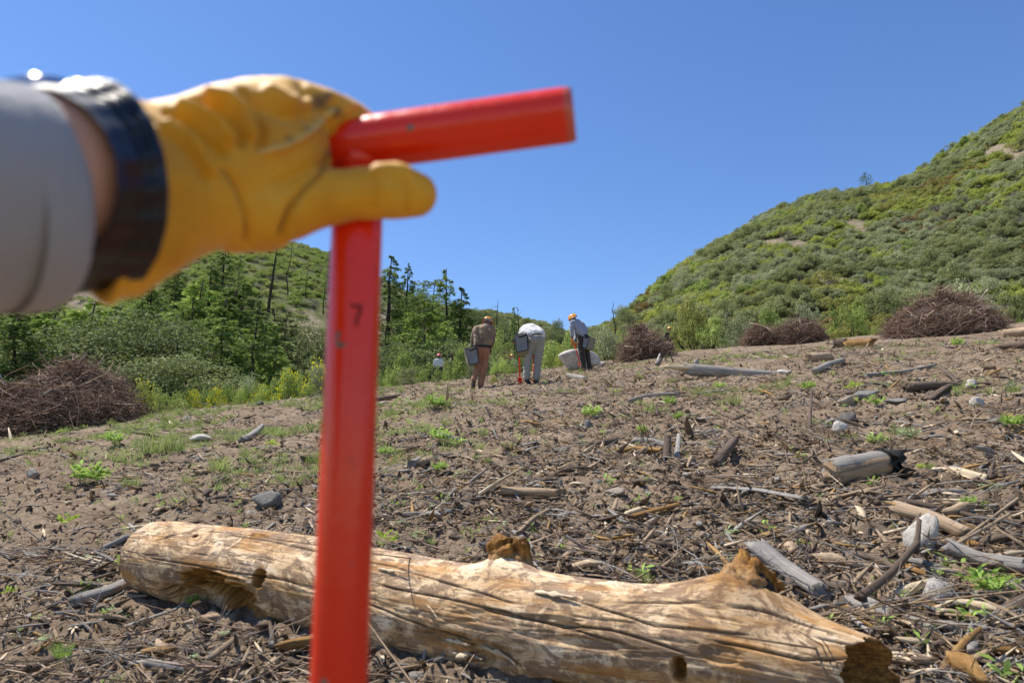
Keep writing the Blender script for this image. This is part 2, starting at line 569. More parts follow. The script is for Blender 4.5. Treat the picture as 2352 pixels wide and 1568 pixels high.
M['mound'] = plain('pile_core', (.055, .038, .030), .95, .5, 12, .8, 30, .05, bdist=.03)

def wood(name, stops, stretch=(1.2, 14, 14), bump=.6, spec=.2, rough=.8, cracks=.6):
    """weathered wood; grain follows the x axis of the attribute 'grain'"""
    t = NT(name)
    g = t.attr('grain', 'Vector')
    v = t.mapping(g, stretch)
    n1 = t.noise(2.2, 7, .65, v, .4); n2 = t.noise(9, 6, .7, v)
    n3 = t.noise(1.7, 3, .6, t.mapping(g, (1, 3, 3)))
    f = t.math('ADD', t.math('MULTIPLY', n1, .45), t.math('ADD', t.math('MULTIPLY', n2, .2), t.math('MULTIPLY', n3, .35)))
    col = t.ramp(f, stops)
    col = t.mix(t.math('MULTIPLY', t.math('SUBTRACT', t.rand(), .5), .35), col, (.5, .42, .33), 'MULTIPLY')
    line = t.ramp(t.noise(5, 2, .5, t.mapping(g, (.5, 22, 22))), [(.30, (1, 1, 1)), (.36, (0, 0, 0))])
    col = t.mix(t.math('MULTIPLY', line, cracks), col, (.04, .027, .02))
    h = t.math('SUBTRACT', t.math('ADD', n1, n2), line)
    return t.done(t.bsdf(col, rough, t.bump(h, bump, .010), Specular_IOR_Level=spec))

M['wood_grey'] = wood('weathered_grey_wood', [(.3, (.13, .115, .10)), (.48, (.27, .25, .225)), (.62, (.40, .375, .345)), (.75, (.52, .49, .455))])
M['wood_tan'] = wood('tan_wood', [(.3, (.13, .085, .05)), (.45, (.31, .22, .14)), (.6, (.48, .365, .25)), (.75, (.62, .51, .38))])
M['wood_brown'] = wood('brown_wood', [(.3, (.045, .032, .024)), (.48, (.115, .082, .06)), (.62, (.20, .15, .112)), (.75, (.31, .25, .195))])
M['wood_orange'] = wood('rotten_orange_wood', [(.3, (.09, .045, .017)), (.48, (.25, .135, .045)), (.62, (.42, .26, .10)), (.75, (.58, .42, .21))])
M['wood_pale'] = wood('fresh_split_wood', [(.3, (.30, .21, .12)), (.46, (.56, .44, .29)), (.62, (.71, .60, .44)), (.78, (.80, .72, .58))], cracks=.4)
M['near_black'] = plain('near_black_matte', (.022, .020, .019), .85, .5, 20, .8, 40, .2)

def rock_mat(name, c, dark, sc=6):
    t = NT(name)
    co = t.coord('Object')
    n = t.noise(sc, 8, .65, co); n2 = t.noise(sc * 9, 5, .7, co); v = t.voro(sc * 2.5, co)
    col = t.ramp(n, [(.3, dark), (.48, c), (.7, tuple(min(1, k * 1.25) for k in c))])
    col = t.mix(.5, col, t.ramp(n2, [(.32, (.45, .43, .40)), (.55, (1, 1, 1))]), 'MULTIPLY')
    col = t.mix(t.math('MULTIPLY', t.math('SUBTRACT', t.rand(), .45), .5), col, (.42, .37, .31), 'MULTIPLY')
    h = t.math('ADD', t.math('MULTIPLY', n, .6), t.math('ADD', t.math('MULTIPLY', n2, .3), t.math('MULTIPLY', v, .3)))
    return t.done(t.bsdf(col, .88, t.bump(h, .7, .015), Specular_IOR_Level=.2))
M['rock_white'] = rock_mat('pale_rock', (.52, .485, .43), (.25, .22, .185))
M['rock_grey'] = rock_mat('grey_rock', (.21, .205, .19), (.09, .088, .082))
M['rock_tan'] = rock_mat('tan_rock', (.36, .30, .235), (.19, .15, .11))
M['rock_dark'] = rock_mat('dark_rock', (.115, .108, .10), (.045, .042, .04))

# painted steel: glossy red with chips and scuffs
t = NT('red_enamel')
co = t.coord('Object')
base = t.ramp(t.noise(7, 4, .6, co), [(.3, (.78, .024, .004)), (.7, (.88, .036, .006))])
scuff = t.ramp(t.noise(26, 6, .7, t.mapping(co, (1, 1, .45))), [(.60, (0, 0, 0)), (.67, (1, 1, 1))])
chip = t.ramp(t.noise(44, 2, .5, co), [(.69, (0, 0, 0)), (.705, (1, 1, 1))])
base = t.mix(t.math('MULTIPLY', scuff, .55), base, (.17, .012, .012))
base = t.mix(chip, base, (.16, .13, .10))
base = t.mix(t.math('MULTIPLY', t.math('LESS_THAN', t.attr('worn'), .5), 0.0), base, base)
rg = t.ramp(t.noise(60, 4, .6, co), [(.3, .17), (.7, .30)])
M['red'] = t.done(t.bsdf(t.mix(t.attr('worn'), base, (.30, .22, .15)), rg, t.bump(t.math('ADD', chip, t.noise(140, 2, .5, co)), .18, .0015), Specular_IOR_Level=.4, Coat_Weight=.08, Coat_Roughness=.12))
M['pipe_inside'] = plain('rusty_pipe_inside', (.06, .02, .015), .8, .4, 30)

# glove leather
t = NT('yellow_leather')
co = t.coord('Object')
n = t.noise(14, 6, .6, co); n2 = t.noise(85, 5, .65, co)
col = t.ramp(n, [(.30, (.60, .255, .006)), (.5, (.75, .36, .012)), (.72, (.80, .44, .04))])
dirt = t.ramp(t.noise(22, 6, .75, co), [(.62, (0, 0, 0)), (.74, (1, 1, 1))])
col = t.mix(t.math('MULTIPLY', dirt, .45), col, (.20, .115, .03))
col = t.mix(t.attr('soil_mark'), col, (.085, .045, .018))
col = t.mix(t.attr('seam'), col, (.80, .56, .19))
M['leather'] = t.done(t.bsdf(col, .62, t.bump(t.math('ADD', n2, t.math('MULTIPLY', n, .6)), .25, .0018), Specular_IOR_Level=.4, Sheen_Weight=.25, Sheen_Roughness=.4))
M['skin'] = plain('skin', (.52, .255, .155), .5, .12, 40, .2, 220, .4, bdist=.0006)
M['skin_dark'] = plain('dark_skin', (.13, .07, .045), .5, .12, 40, 0, 100, .4)
M['black_rubber'] = plain('black_rubber', (.007, .007, .008), .36, .2, 60, .12, 200, .5, bdist=.0006)
M['chrome'] = plain('polished_steel', (.62, .62, .63), .12, .05, 20, metal=1.0)
M['glass_face'] = plain('dark_watch_glass', (.01, .012, .015), .06, .1, 20, spec=.7)

def cloth(name, c, rough=.95, var=.18, weave=700, scale=6, dirt=None):
    t = NT(name)
    co = t.coord('Object')
    n = t.noise(scale, 6, .6, co)
    col = t.ramp(n, [(.3, tuple(k * (1 - var) for k in c)), (.7, tuple(min(1, k * (1 + var)) for k in c))])
    if dirt:
        col = t.mix(t.math('MULTIPLY', t.ramp(t.noise(3.2, 5, .65, co), [(.48, (0, 0, 0)), (.66, (1, 1, 1))]), .8), col, dirt)
    h = t.math('ADD', t.noise(weave, 2, .5, co), t.math('MULTIPLY', t.noise(22, 4, .6, co), 6))
    return t.done(t.bsdf(col, rough, t.bump(h, .35, .0025), Specular_IOR_Level=.15, Sheen_Weight=.3))
M['sleeve'] = cloth('grey_sweatshirt', (.31, .305, .315), .95, .12)
M['sleeve_edge'] = cloth('tan_lining', (.30, .23, .15))
M['shirt_brown'] = cloth('brown_shirt', (.15, .105, .082), dirt=(.30, .21, .125))
M['shirt_white'] = cloth('white_shirt', (.60, .59, .57), var=.08)
M['shirt_blue'] = cloth('grey_blue_shirt', (.265, .285, .36), var=.1)
M['pants_tan'] = cloth('rust_canvas_trousers', (.30, .145, .085), var=.15)
M['pants_grey'] = cloth('khaki_trousers', (.27, .25, .215), var=.12)
M['pants_dark'] = cloth('dark_brown_trousers', (.042, .034, .031), var=.2, dirt=(.085, .065, .055))
M['boot'] = plain('leather_boots', (.085, .048, .030), .7, .3, 20, .4, 90)
M['boot_black'] = plain('black_boots', (.022, .020, .019), .6, .3, 20, .4, 90)
M['hat_orange'] = plain('orange_helmet', (.80, .30, .012), .3, .08, 8, spec=.5)
M['hat_pink'] = plain('pink_helmet', (.78, .035, .12), .3, .08, 8, spec=.5)
M['hat_yellow'] = plain('yellow_helmet', (.80, .47, .02), .3, .08, 8, spec=.5)
M['hat_band'] = plain('white_band', (.70, .68, .64), .6, .1)
M['vinyl'] = plain('grey_vinyl', (.155, .158, .165), .45, .15, 7, .4, 14, .45, bdist=.012)
M['canvas'] = plain('beige_canvas', (.22, .20, .155), .9, .15, 7, .4, 16, .15, bdist=.012)
M['webbing'] = plain('black_webbing', (.018, .018, .020), .7, .2, 30)
M['orange_glove'] = plain('orange_glove', (.55, .19, .03), .7, .2, 20)
# ------------------------------------------------------------------ plant builders (local coordinates, base at the origin)
def leaf_cloud(rs, centres, crad, per, size, aspect=.5, updir=.25):
    P = []; N = []; A = []
    for c, r in zip(centres, crad):
        k = max(6, int(per * (r ** 2) / (np.mean(np.asarray(crad) ** 2) + 1e-9)))
        d = unit(k, rs)
        d[:, 2] = np.where(d[:, 2] < -.25, -d[:, 2] * .6, d[:, 2])
        rad = r * (1 - .5 * rs.rand(k) ** 2.2)
        P.append(c + d * rad[:, None]); N.append(d)
        A.append(np.clip(rs.normal(.5, .17) + rs.normal(0, .17, k), 0, 1))
    P = np.concatenate(P); N = np.concatenate(N); A = np.concatenate(A)
    n = len(P)
    N = N * .8 + unit(n, rs) * .75 + np.array([0, 0, updir])
    T = np.cross(N, unit(n, rs))
    s = size * rs.uniform(.6, 1.35, n)
    V, F = leaves(P, T, N, s, s * aspect)
    return V, F, np.repeat(A, 4)

def shrub_data(seed, rx=1.0, h=1.2, clumps=26, per=60, size=.09, aspect=.55, ragged=.25, stems=10):
    rs = np.random.RandomState(seed)
    d = unit(clumps, rs); d[:, 2] = np.abs(d[:, 2])
    k = rs.uniform(.45, 1.0, clumps) ** .6 * (1 + ragged * rs.randn(clumps) * .5)
    c = d * np.array([rx * .78, rx * .78, h * .70]) * k[:, None] + np.array([0, 0, h * .16])
    cr = rs.uniform(.20, .42, clumps) * (rx + h) * .5 * .72
    c[:, 2] = np.maximum(c[:, 2], cr * .35)
    V, F, A = leaf_cloud(rs, c, cr, per, size, aspect)
    n = min(stems, clumps)
    P = rs.randn(n, 3) * np.array([.08, .08, 0]) * rx
    SV, SF = sticks(P, c[:n] - P, np.linalg.norm(c[:n] - P, axis=1), np.full(n, .018 * (rx + h)), np.full(n, .08), seed)
    return (V, F, A), (SV, SF)

def tree_mesh(name, leafd, stemd, lmat, smat):
    (V, F, A), (SV, SF) = leafd, stemd
    me = npmesh(name, np.vstack([V, SV]), np.vstack([F, SF + len(V)]), [lmat, smat], False,
                {'var': ('POINT', 'FLOAT', np.concatenate([A, np.full(len(SV), .5)]))})
    mi = np.concatenate([np.zeros(len(F), np.int32), np.ones(len(SF), np.int32)])
    me.polygons.foreach_set('material_index', mi)
    return me

def conifer_data(seed, h=10.0, rad=2.2, bare=.12, dens=1.0, droop=.25, taper=.9, spray=.34, gap=.0, lean=0.0, irregular=.35):
    rs = np.random.RandomState(seed)
    # trunk
    n = 14
    f = np.linspace(0, 1, n)
    tp = np.stack([lean * h * f + .015 * h * np.cumsum(rs.randn(n)) * .25, .012 * h * np.cumsum(rs.randn(n)) * .25, f * h], 1)
    tr = np.maximum(.019 * h * (1 - f) ** .85, .006 * h * .5)
    TV, TF = tube(tp, tr, 8, True)
    P = []; T = []; N = []; A = []; L = []; bp = []; bd = []; bl = []; br = []
    z = bare
    while z < .985:
        z += rs.uniform(.010, .026) / dens
        if gap and vnoise(z * 9 + seed, seed * 1.7) < gap: continue
        k = rs.randint(1, 4)
        for _ in range(k):
            a = rs.uniform(0, 2 * np.pi)
            q = max(0.0, min(1, (1 - z) / (1 - bare)))
            prof = q ** taper * (.55 + .45 * min(1, (z - bare + .06) / .15))
            ln = rad * prof * rs.uniform(1 - irregular * 1.2, 1 + irregular * .6) + .10
            base = np.array([np.interp(z, f, tp[:, i]) for i in range(3)])
            up = .35 * (z - .45) - droop * .5
            d = np.array([math.cos(a), math.sin(a), up]); d /= np.linalg.norm(d)
            bp.append(base); bd.append(d); bl.append(ln); br.append(.010 * ln + .008)
            m = int((16 + 62 * ln / max(rad, .1)) * (1.0 if ln > .3 else .6) * (rad / 2.2) ** .5)
            s = rs.uniform(.22, 1.04, m) ** .75
            side = np.cross(d, [0, 0, 1.]); side /= np.linalg.norm(side)
            w = ln * .30 * (1 - .55 * s) * rs.uniform(-1, 1, m)
            p = base + d * (ln * s)[:, None] + side * w[:, None]
            p[:, 2] -= droop * ln * s ** 2 * .55 + (rs.rand(m) - .3) * .34 * (.5 + ln / rad)
            P.append(p)
            tt = d * .8 + side * np.sign(w)[:, None] * rs.uniform(.1, .9, m)[:, None] + rs.randn(m, 3) * .40
            tt[:, 2] -= droop * .5
            T.append(tt); N.append(np.array([0, 0, .8]) + rs.randn(m, 3) * .95)
            A.append(np.clip(rs.normal(.45, .14) + .30 * (s - .6) + rs.randn(m) * .13, 0, 1)); L.append(spray * .62 * rs.uniform(.5, 1.3, m))
    P = np.concatenate(P); T = np.concatenate(T); N = np.concatenate(N); A = np.concatenate(A); L = np.concatenate(L)
    V, F = leaves(P, T, N, L, L * .40, .06)
    BV, BF = sticks(np.array(bp), np.array(bd), np.array(bl) * .95, np.array(br), np.full(len(bp), -.05), seed)
    a = Acc(); a.put(TV, *TF); a.put(BV, BF)
    return (V, F, np.repeat(A, 4)), a.get()

def oak_data(seed, h=6.0, rx=3.0, clumps=60, per=190, size=.12):
    rs = np.random.RandomState(seed)
    d = unit(clumps, rs); d[:, 2] = np.abs(d[:, 2]) * 1.0 - .12
    k = rs.uniform(.55, 1.0, clumps)
    c = d * np.array([rx * .8, rx * .8, h * .56]) * k[:, None] + np.array([0, 0, h * .38])
    cr = rs.uniform(.16, .30, clumps) * rx * .95
    leafd = leaf_cloud(rs, c, cr, per, size, .6)
    a = Acc()
    base = resample([(0, 0, -.2), (.1 * rs.randn(), .1 * rs.randn(), h * .2), (0.2 * rs.randn(), .2 * rs.randn(), h * .38)], 6)
    a.put(*_tf(tube(base, np.linspace(.05 * h, .03 * h, 6), 8)))
    for i in range(9):
        e = c[i]
        p = resample([base[-2], (base[-1] + e) / 2 + rs.randn(3) * .15, e], 5)
        a.put(*_tf(tube(p, np.linspace(.022 * h, .007 * h, 5), 5)))
    return leafd, a.get()

def _tf(vf):
    V, F = vf
    return (V, *F)

def snag_data(seed, h=8.0, n=26, lean=.0, blen=1.2, r=.02):
    rs = np.random.RandomState(seed)
    f = np.linspace(0, 1, 12)
    tp = np.stack([lean * h * f + .05 * np.cumsum(rs.randn(12)), .05 * np.cumsum(rs.randn(12)), f * h], 1)
    a = Acc(); a.put(*_tf(tube(tp, r * h * (1.02 - f) ** .7 + .008, 7)))
    for i in range(n):
        z = rs.uniform(.35, .98)
        b = np.array([np.interp(z, f, tp[:, k]) for k in range(3)])
        an = rs.uniform(0, 6.28); ln = blen * rs.uniform(.3, 1) * (1.25 - z)
        d = np.array([math.cos(an), math.sin(an), rs.uniform(-.3, .5)])
        p = np.stack([b, b + d * ln * .5 + rs.randn(3) * .06, b + d * ln + np.array([0, 0, -.12 * ln]) + rs.randn(3) * .1])
        a.put(*_tf(tube(resample(p, 5), np.linspace(.012, .004, 5) * (1 + .1 * h), 4)))
    return a.get()

def weed_data(seed, r=.16, h=.14, n=46, leaf=.075, aspect=.34):
    """a low clump of broad leaves on short stems"""
    rs = np.random.RandomState(seed)
    P = []; T = []; N = []; A = []; L = []; sp_, sd, sl = [], [], []
    stems = max(4, n // 7)
    for i in range(stems):
        an = rs.uniform(0, 6.28); ou = rs.uniform(.15, 1) ** .7
        tip = np.array([math.cos(an) * r * ou, math.sin(an) * r * ou, h * rs.uniform(.45, 1.05) * (1.1 - .45 * ou)])
        sp_.append((0.02 * rs.randn(), .02 * rs.randn(), -.02)); sd.append(tip); sl.append(np.linalg.norm(tip))
        for k in range(n // stems):
            f = rs.uniform(.35, 1.05)
            a2 = rs.uniform(0, 6.28)
            o = np.array([math.cos(a2), math.sin(a2), rs.uniform(-.1, .9)])
            l = leaf * rs.uniform(.55, 1.3) * (.7 + .4 * f)
            P.append(tip * f + o * l * .45); T.append(o); N.append(np.array([0, 0, 1]) + rs.randn(3) * .45)
            A.append(np.clip(rs.normal(.5, .22), 0, 1)); L.append(l)
    V, F = leaves(np.array(P), np.array(T), np.array(N), np.array(L), np.array(L) * aspect, .07)
    SV, SF = sticks(np.array(sp_), np.array(sd), np.array(sl), np.full(stems, .004), np.full(stems, .1), seed)
    return (V, F, np.repeat(np.array(A), 4)), (SV, SF)

def grass_data(seed, r=.12, h=.22, n=60, w=.006):
    rs = np.random.RandomState(seed)
    an = rs.uniform(0, 6.28, n); q = r * np.sqrt(rs.rand(n)) * .5
    P = np.stack([np.cos(an) * q, np.sin(an) * q, np.full(n, -.01)], 1)
    a2 = an + rs.randn(n) * .8
    lean = rs.uniform(.1, .9, n)
    D = np.stack([np.cos(a2) * lean, np.sin(a2) * lean, np.ones(n)], 1)
    D /= np.linalg.norm(D, axis=1)[:, None]
    L = h * rs.uniform(.45, 1.15, n)
    S = np.stack([-np.sin(a2), np.cos(a2), np.zeros(n)], 1)
    mid = P + D * (L * .55)[:, None]
    tip = P + D * (L * .95)[:, None] + np.stack([np.cos(a2), np.sin(a2), -np.ones(n) * .6], 1) * (L * .22 * lean)[:, None]
    V = np.stack([P - S * w * .5, P + S * w * .5, mid + S * w * .42, mid - S * w * .42, tip], 1).reshape(-1, 3)
    b = (np.arange(n) * 5)[:, None]
    F4 = b + np.array([0, 1, 2, 3]); F3 = b + np.array([3, 2, 4])
    A = np.repeat(np.clip(rs.normal(.45, .25, n), 0, 1), 5)
    return V, [F4, F3], A

def scatter(name, label, cat, coll, P, rot, scl, idx, kind='stuff'):
    """one object whose pieces are placed on points by geometry nodes"""
    me = bpy.data.meshes.new(name)
    me.vertices.add(len(P)); me.vertices.foreach_set('co', np.asarray(P, np.float32).ravel())
    for k, typ, arr, key in (('rot', 'FLOAT_VECTOR', rot, 'vector'), ('scl', 'FLOAT_VECTOR', scl, 'vector'), ('idx', 'INT', idx, 'value')):
        a = me.attributes.new(k, typ, 'POINT')
        a.data.foreach_set(key, np.asarray(arr, np.int32 if typ == 'INT' else np.float32).ravel())
    o = add(name, me)
    g = bpy.data.node_groups.new(name + '_nodes', 'GeometryNodeTree')
    g.interface.new_socket('Geometry', in_out='INPUT', socket_type='NodeSocketGeometry')
    g.interface.new_socket('Geometry', in_out='OUTPUT', socket_type='NodeSocketGeometry')
    N = g.nodes; Lk = g.links
    gi = N.new('NodeGroupInput'); go = N.new('NodeGroupOutput')
    ci = N.new('GeometryNodeCollectionInfo'); ci.inputs['Collection'].default_value = coll
    ci.inputs['Separate Children'].default_value = True; ci.inputs['Reset Children'].default_value = True
    ip = N.new('GeometryNodeInstanceOnPoints'); ip.inputs['Pick Instance'].default_value = True
    def na(nm, typ):
        q = N.new('GeometryNodeInputNamedAttribute'); q.data_type = typ; q.inputs['Name'].default_value = nm
        return q.outputs[0]
    e = N.new('FunctionNodeEulerToRotation')
    Lk.new(na('rot', 'FLOAT_VECTOR'), e.inputs[0])
    Lk.new(gi.outputs[0], ip.inputs['Points']); Lk.new(ci.outputs[0], ip.inputs['Instance'])
    Lk.new(na('idx', 'INT'), ip.inputs['Instance Index']); Lk.new(e.outputs[0], ip.inputs['Rotation'])
    Lk.new(na('scl', 'FLOAT_VECTOR'), ip.inputs['Scale']); Lk.new(ip.outputs[0], go.inputs[0])
    md = o.modifiers.new('scatter', 'NODES'); md.node_group = g
    return tag(o, label, cat, None, kind)

def protos(name, meshes):
    """prototype shapes for scatter(); the collection is not linked to the scene"""
    c = bpy.data.collections.new(name)
    for i, me in enumerate(meshes):
        c.objects.link(bpy.data.objects.new('%s_%03d' % (name, i), me))
    return c

def plant(name, label, cat, loc, leafd, stemd, lmat, smat, names=('foliage', 'stem'), group=None, scale=1.0, rotz=0.0, extra=None):
    root = thing(name, label, cat, loc, group, rotz)
    root.scale = (scale,) * 3 if np.isscalar(scale) else scale
    V, F, A = leafd
    add(names[0], npmesh(names[0], V, F, lmat, False, {'var': ('POINT', 'FLOAT', A)}), root)
    if stemd is not None:
        add(names[1], npmesh(names[1], stemd[0], stemd[1], smat, False, {'var': ('POINT', 'FLOAT', np.full(len(stemd[0]), .5))}), root)
    return root

def plant_copy(root, label, loc, scale=1.0, rotz=0.0, group=None):
    r = copy_tree(root)
    r.location = loc; r.rotation_euler = (0, 0, rotz); r.scale = (scale,) * 3 if np.isscalar(scale) else scale
    if label: r['label'] = label
    if group: r['group'] = group
    return r
# ------------------------------------------------------------------ blobs: overlapping tapered shapes fused into one continuous surface
def sphere(c, r, seg=14, rings=9):
    ph = np.linspace(0, np.pi, rings)[1:-1]; th = np.linspace(0, 2 * np.pi, seg, endpoint=False)
    V = [np.array([0, 0, 1.])]
    for p in ph:
        V += [np.array([math.sin(p) * math.cos(a), math.sin(p) * math.sin(a), math.cos(p)]) for a in th]
    V.append(np.array([0, 0, -1.]))
    V = np.array(V); m = len(ph)
    F4 = grid_faces(m, seg) + 1
    j = np.arange(seg); j2 = (j + 1) % seg
    F3 = np.concatenate([np.stack([np.zeros(seg, int), j + 1, j2 + 1], 1),
                         np.stack([np.full(seg, len(V) - 1), (m - 1) * seg + j2 + 1, (m - 1) * seg + j + 1], 1)])
    r = np.broadcast_to(np.asarray(r, float), (3,))
    return np.asarray(c, float) + V * r, [F4[:, ::-1], F3]

def chain_shape(acc, ch):
    """ch: list of (point, radius); a limb that tapers and bends at its joints"""
    for (p, r) in ch:
        acc.put(*_tf(sphere(p, r)))
    for (p, r), (q, s) in zip(ch[:-1], ch[1:]):
        p = np.array(p, float); q = np.array(q, float)
        if np.linalg.norm(q - p) > 1e-4:
            acc.put(*_tf(tube(np.stack([p, (p + q) / 2, q]), [r, (r + s) / 2, s], 14)))

def fuse(acc, voxel, smooth=6, factor=.5):
    V, F = acc.get()
    ob = bpy.data.objects.new('tmp', npmesh('tmp', V, F)); C.objects.link(ob)
    m = ob.modifiers.new('r', 'REMESH'); m.mode = 'VOXEL'; m.voxel_size = voxel
    if smooth:
        s = ob.modifiers.new('s', 'SMOOTH'); s.factor = factor; s.iterations = smooth
    dg = bpy.context.evaluated_depsgraph_get()
    me = bpy.data.meshes.new_from_object(ob.evaluated_get(dg))
    n = len(me.vertices); co = np.empty(n * 3, np.float32); me.vertices.foreach_get('co', co)
    nl = len(me.loops); li = np.empty(nl, np.int32); me.loops.foreach_get('vertex_index', li)
    st = np.empty(len(me.polygons), np.int32); me.polygons.foreach_get('loop_start', st)
    sz = np.diff(np.concatenate([st, [nl]]))
    no = np.empty(n * 3, np.float32); me.vertices.foreach_get('normal', no)
    Fs = [li[st[sz == k][:, None] + np.arange(k)] for k in np.unique(sz)]
    bpy.data.objects.remove(ob); bpy.data.meshes.remove(me)
    return co.reshape(-1, 3).astype(float), Fs, no.reshape(-1, 3).astype(float)

def poly_dist(px, py, line):
    """distance of picture points to a polyline, and the side"""
    d = np.full(px.shape, 1e9)
    for (x0, y0), (x1, y1) in zip(line[:-1], line[1:]):
        dx, dy = x1 - x0, y1 - y0
        t = np.clip(((px - x0) * dx + (py - y0) * dy) / (dx * dx + dy * dy), 0, 1)
        d = np.minimum(d, np.hypot(px - x0 - t * dx, py - y0 - t * dy))
    return d

# ------------------------------------------------------------------ red planting tool in the hand
POLE_D = .45
top_j = at_depth(828, 322, POLE_D)
low_j = at_depth(779, 1560, .385)
dirp = (low_j - top_j).normalized()
end_j = top_j + dirp * ((top_j.z - .02) / -dirp.z)
tool = thing('planting_bar', 'red steel T-handled planting bar held upright by the yellow gloved hand', 'planting tool', end_j)
def worn_end(V, p, r0, r1, rs):
    d = np.linalg.norm(V - np.array(p), axis=1)
    return np.clip((r1 - d) / (r1 - r0) + .5 * (fbm3(V * 90, 2) - .5), 0, 1) > .55
PR = .0163
pts = np.array([top_j.lerp(end_j, f) for f in np.linspace(.014, .78, 60)])
V, F = tube(pts, PR * .985, 40)
part('shaft', V, F, M['red'], tool, True, {'worn': ('POINT', 'FLOAT', np.zeros(len(V)))})
h0 = at_depth(600, 362, .4515); h1 = at_depth(1318, 263, .4300)
hp = np.array([h0.lerp(h1, f) for f in np.linspace(0, 1, 60)])
ax = np.array((h1 - h0).normalized())
# pipe with a wall: outside, rim, inside
prof = np.concatenate([hp, hp[-1:] + 0 * ax, hp[-1:], hp[::-1][:20]])
rad = np.concatenate([np.full(58, PR * 1.06), [PR * 1.05, PR * 1.0], [PR * .98], [PR * .85], np.full(20, PR * .80)])
T, Nn, B = frames(hp)
th = np.linspace(0, 2 * np.pi, 44, endpoint=False)
ringdir = np.cos(th)[:, None] * Nn[-1] + np.sin(th)[:, None] * B[-1]
V = (prof[:, None, :] + rad[:, None, None] * ringdir[None]).reshape(-1, 3)
F = [grid_faces(len(prof), 44)]
wn_ = np.zeros(len(V))
rim = np.repeat(np.arange(len(prof)) >= 58, 44)
d_end = (np.array(hp[-1]) - V) @ ax
wn_ = np.where(rim | ((d_end < .003) & (fbm3(V * 130, 2) > .58)), .45, 0)
part('crossbar', V, F, M['red'], tool, True, {'worn': ('POINT', 'FLOAT', wn_)})
# weld collar where the shaft meets the crossbar
wp = np.array([top_j + dirp * s for s in (.012, .015, .018, .021, .024)])
V, F = tube(wp, np.array([1.02, 1.10, 1.10, 1.04, .99]) * PR, 32)
V = V + (fbm3(V * 160, 2)[:, None] - .5) * .003
part('weld', V, F, M['red'], tool, True, {'worn': ('POINT', 'FLOAT', np.zeros(len(V)))})
# foot step and blade at the bottom
b0 = top_j.lerp(end_j, .76)
V = np.array([[sx * .055, sy * .012, sz] for sz in (0, -.012) for sx in (-1, 1) for sy in (-1, 1)], float) + np.array(b0)
BOXF = np.array([[0, 1, 3, 2], [4, 6, 7, 5], [0, 4, 5, 1], [2, 3, 7, 6], [0, 2, 6, 4], [1, 5, 7, 3]])
part('foot_step', V, BOXF, M['red'], tool, False, {'worn': ('POINT', 'FLOAT', np.full(8, .3))})
V = np.array([[sx * w, sy * tk, sz] for sz, w, tk in ((-.010, .038, .010), (-.25, .030, .003)) for sx in (-1, 1) for sy in (-1, 1)], float) + np.array(b0)
part('blade', V, BOXF, M['red'], tool, False, {'worn': ('POINT', 'FLOAT', np.full(8, .6))})
# stencilled figure on the shaft
def on_shaft(px, py):
    """point of the shaft's camera side"""
    a, b, c = ray(px, py)
    o = Vector((0, 0, CAM_Z)); d = Vector((a, b, c))
    # closest to the axis, then back to the surface
    w = o - top_j
    A = d.dot(d); Bq = d.dot(dirp); Dq = d.dot(w); E = dirp.dot(w)
    den = A - Bq * Bq
    # quadratic for ray/cylinder
    dd = d - dirp * Bq; ww = w - dirp * E
    qa = dd.dot(dd); qb = 2 * dd.dot(ww); qc = ww.dot(ww) - (PR * 1.0) ** 2
    disc = max(qb * qb - 4 * qa * qc, 0)
    s = (-qb - math.sqrt(disc)) / (2 * qa)
    return o + d * s
def stencil(strokes, w):
    a = Acc()
    for st in strokes:
        st = [np.array(q, float) for q in st]
        pts = []
        for p, q in zip(st[:-1], st[1:]):
            for f in np.linspace(0, 1, 6): pts.append(p + (q - p) * f)
        pts = np.array(pts); d = np.gradient(pts, axis=0); d /= np.linalg.norm(d, axis=1)[:, None] + 1e-9
        n = np.stack([-d[:, 1], d[:, 0]], 1)
        V = []
        for p, k in zip(pts, n):
            for s in (-1, 1):
                q = p + k * s * w
                c = on_shaft(*q); ax_p = top_j + dirp * (c - top_j).dot(dirp)
                V.append(np.array(c + (c - ax_p).normalized() * .00035))
        i = np.arange(len(pts) - 1) * 2
        a.put(np.array(V), np.stack([i, i + 1, i + 3, i + 2], 1))
    return a.get()
M['ink'] = plain('faded_stencil_ink', (.23, .012, .010), .6, .4, 60)
V, F = stencil([[(806, 700), (815, 703), (829, 702), (826, 716), (820, 732), (818, 748)]], 3.6)
part('stencil_figure', V, F, M['ink'], tool)

# ------------------------------------------------------------------ the arm that holds it
arm = thing('person', 'arm in grey sleeve and yellow leather glove with black watch gripping the red T-handle', 'person', at_depth(120, 452, .312))

def ring(top, bot, d, rh, seg=48, rake=.0):
    """a cross-section of the arm: top and bottom as seen, depth of its middle, half-width"""
    a = np.array(at_depth(top[0], top[1], d)); b = np.array(at_depth(bot[0], bot[1], d))
    return (a + b) / 2, (a - b) / 2, rh

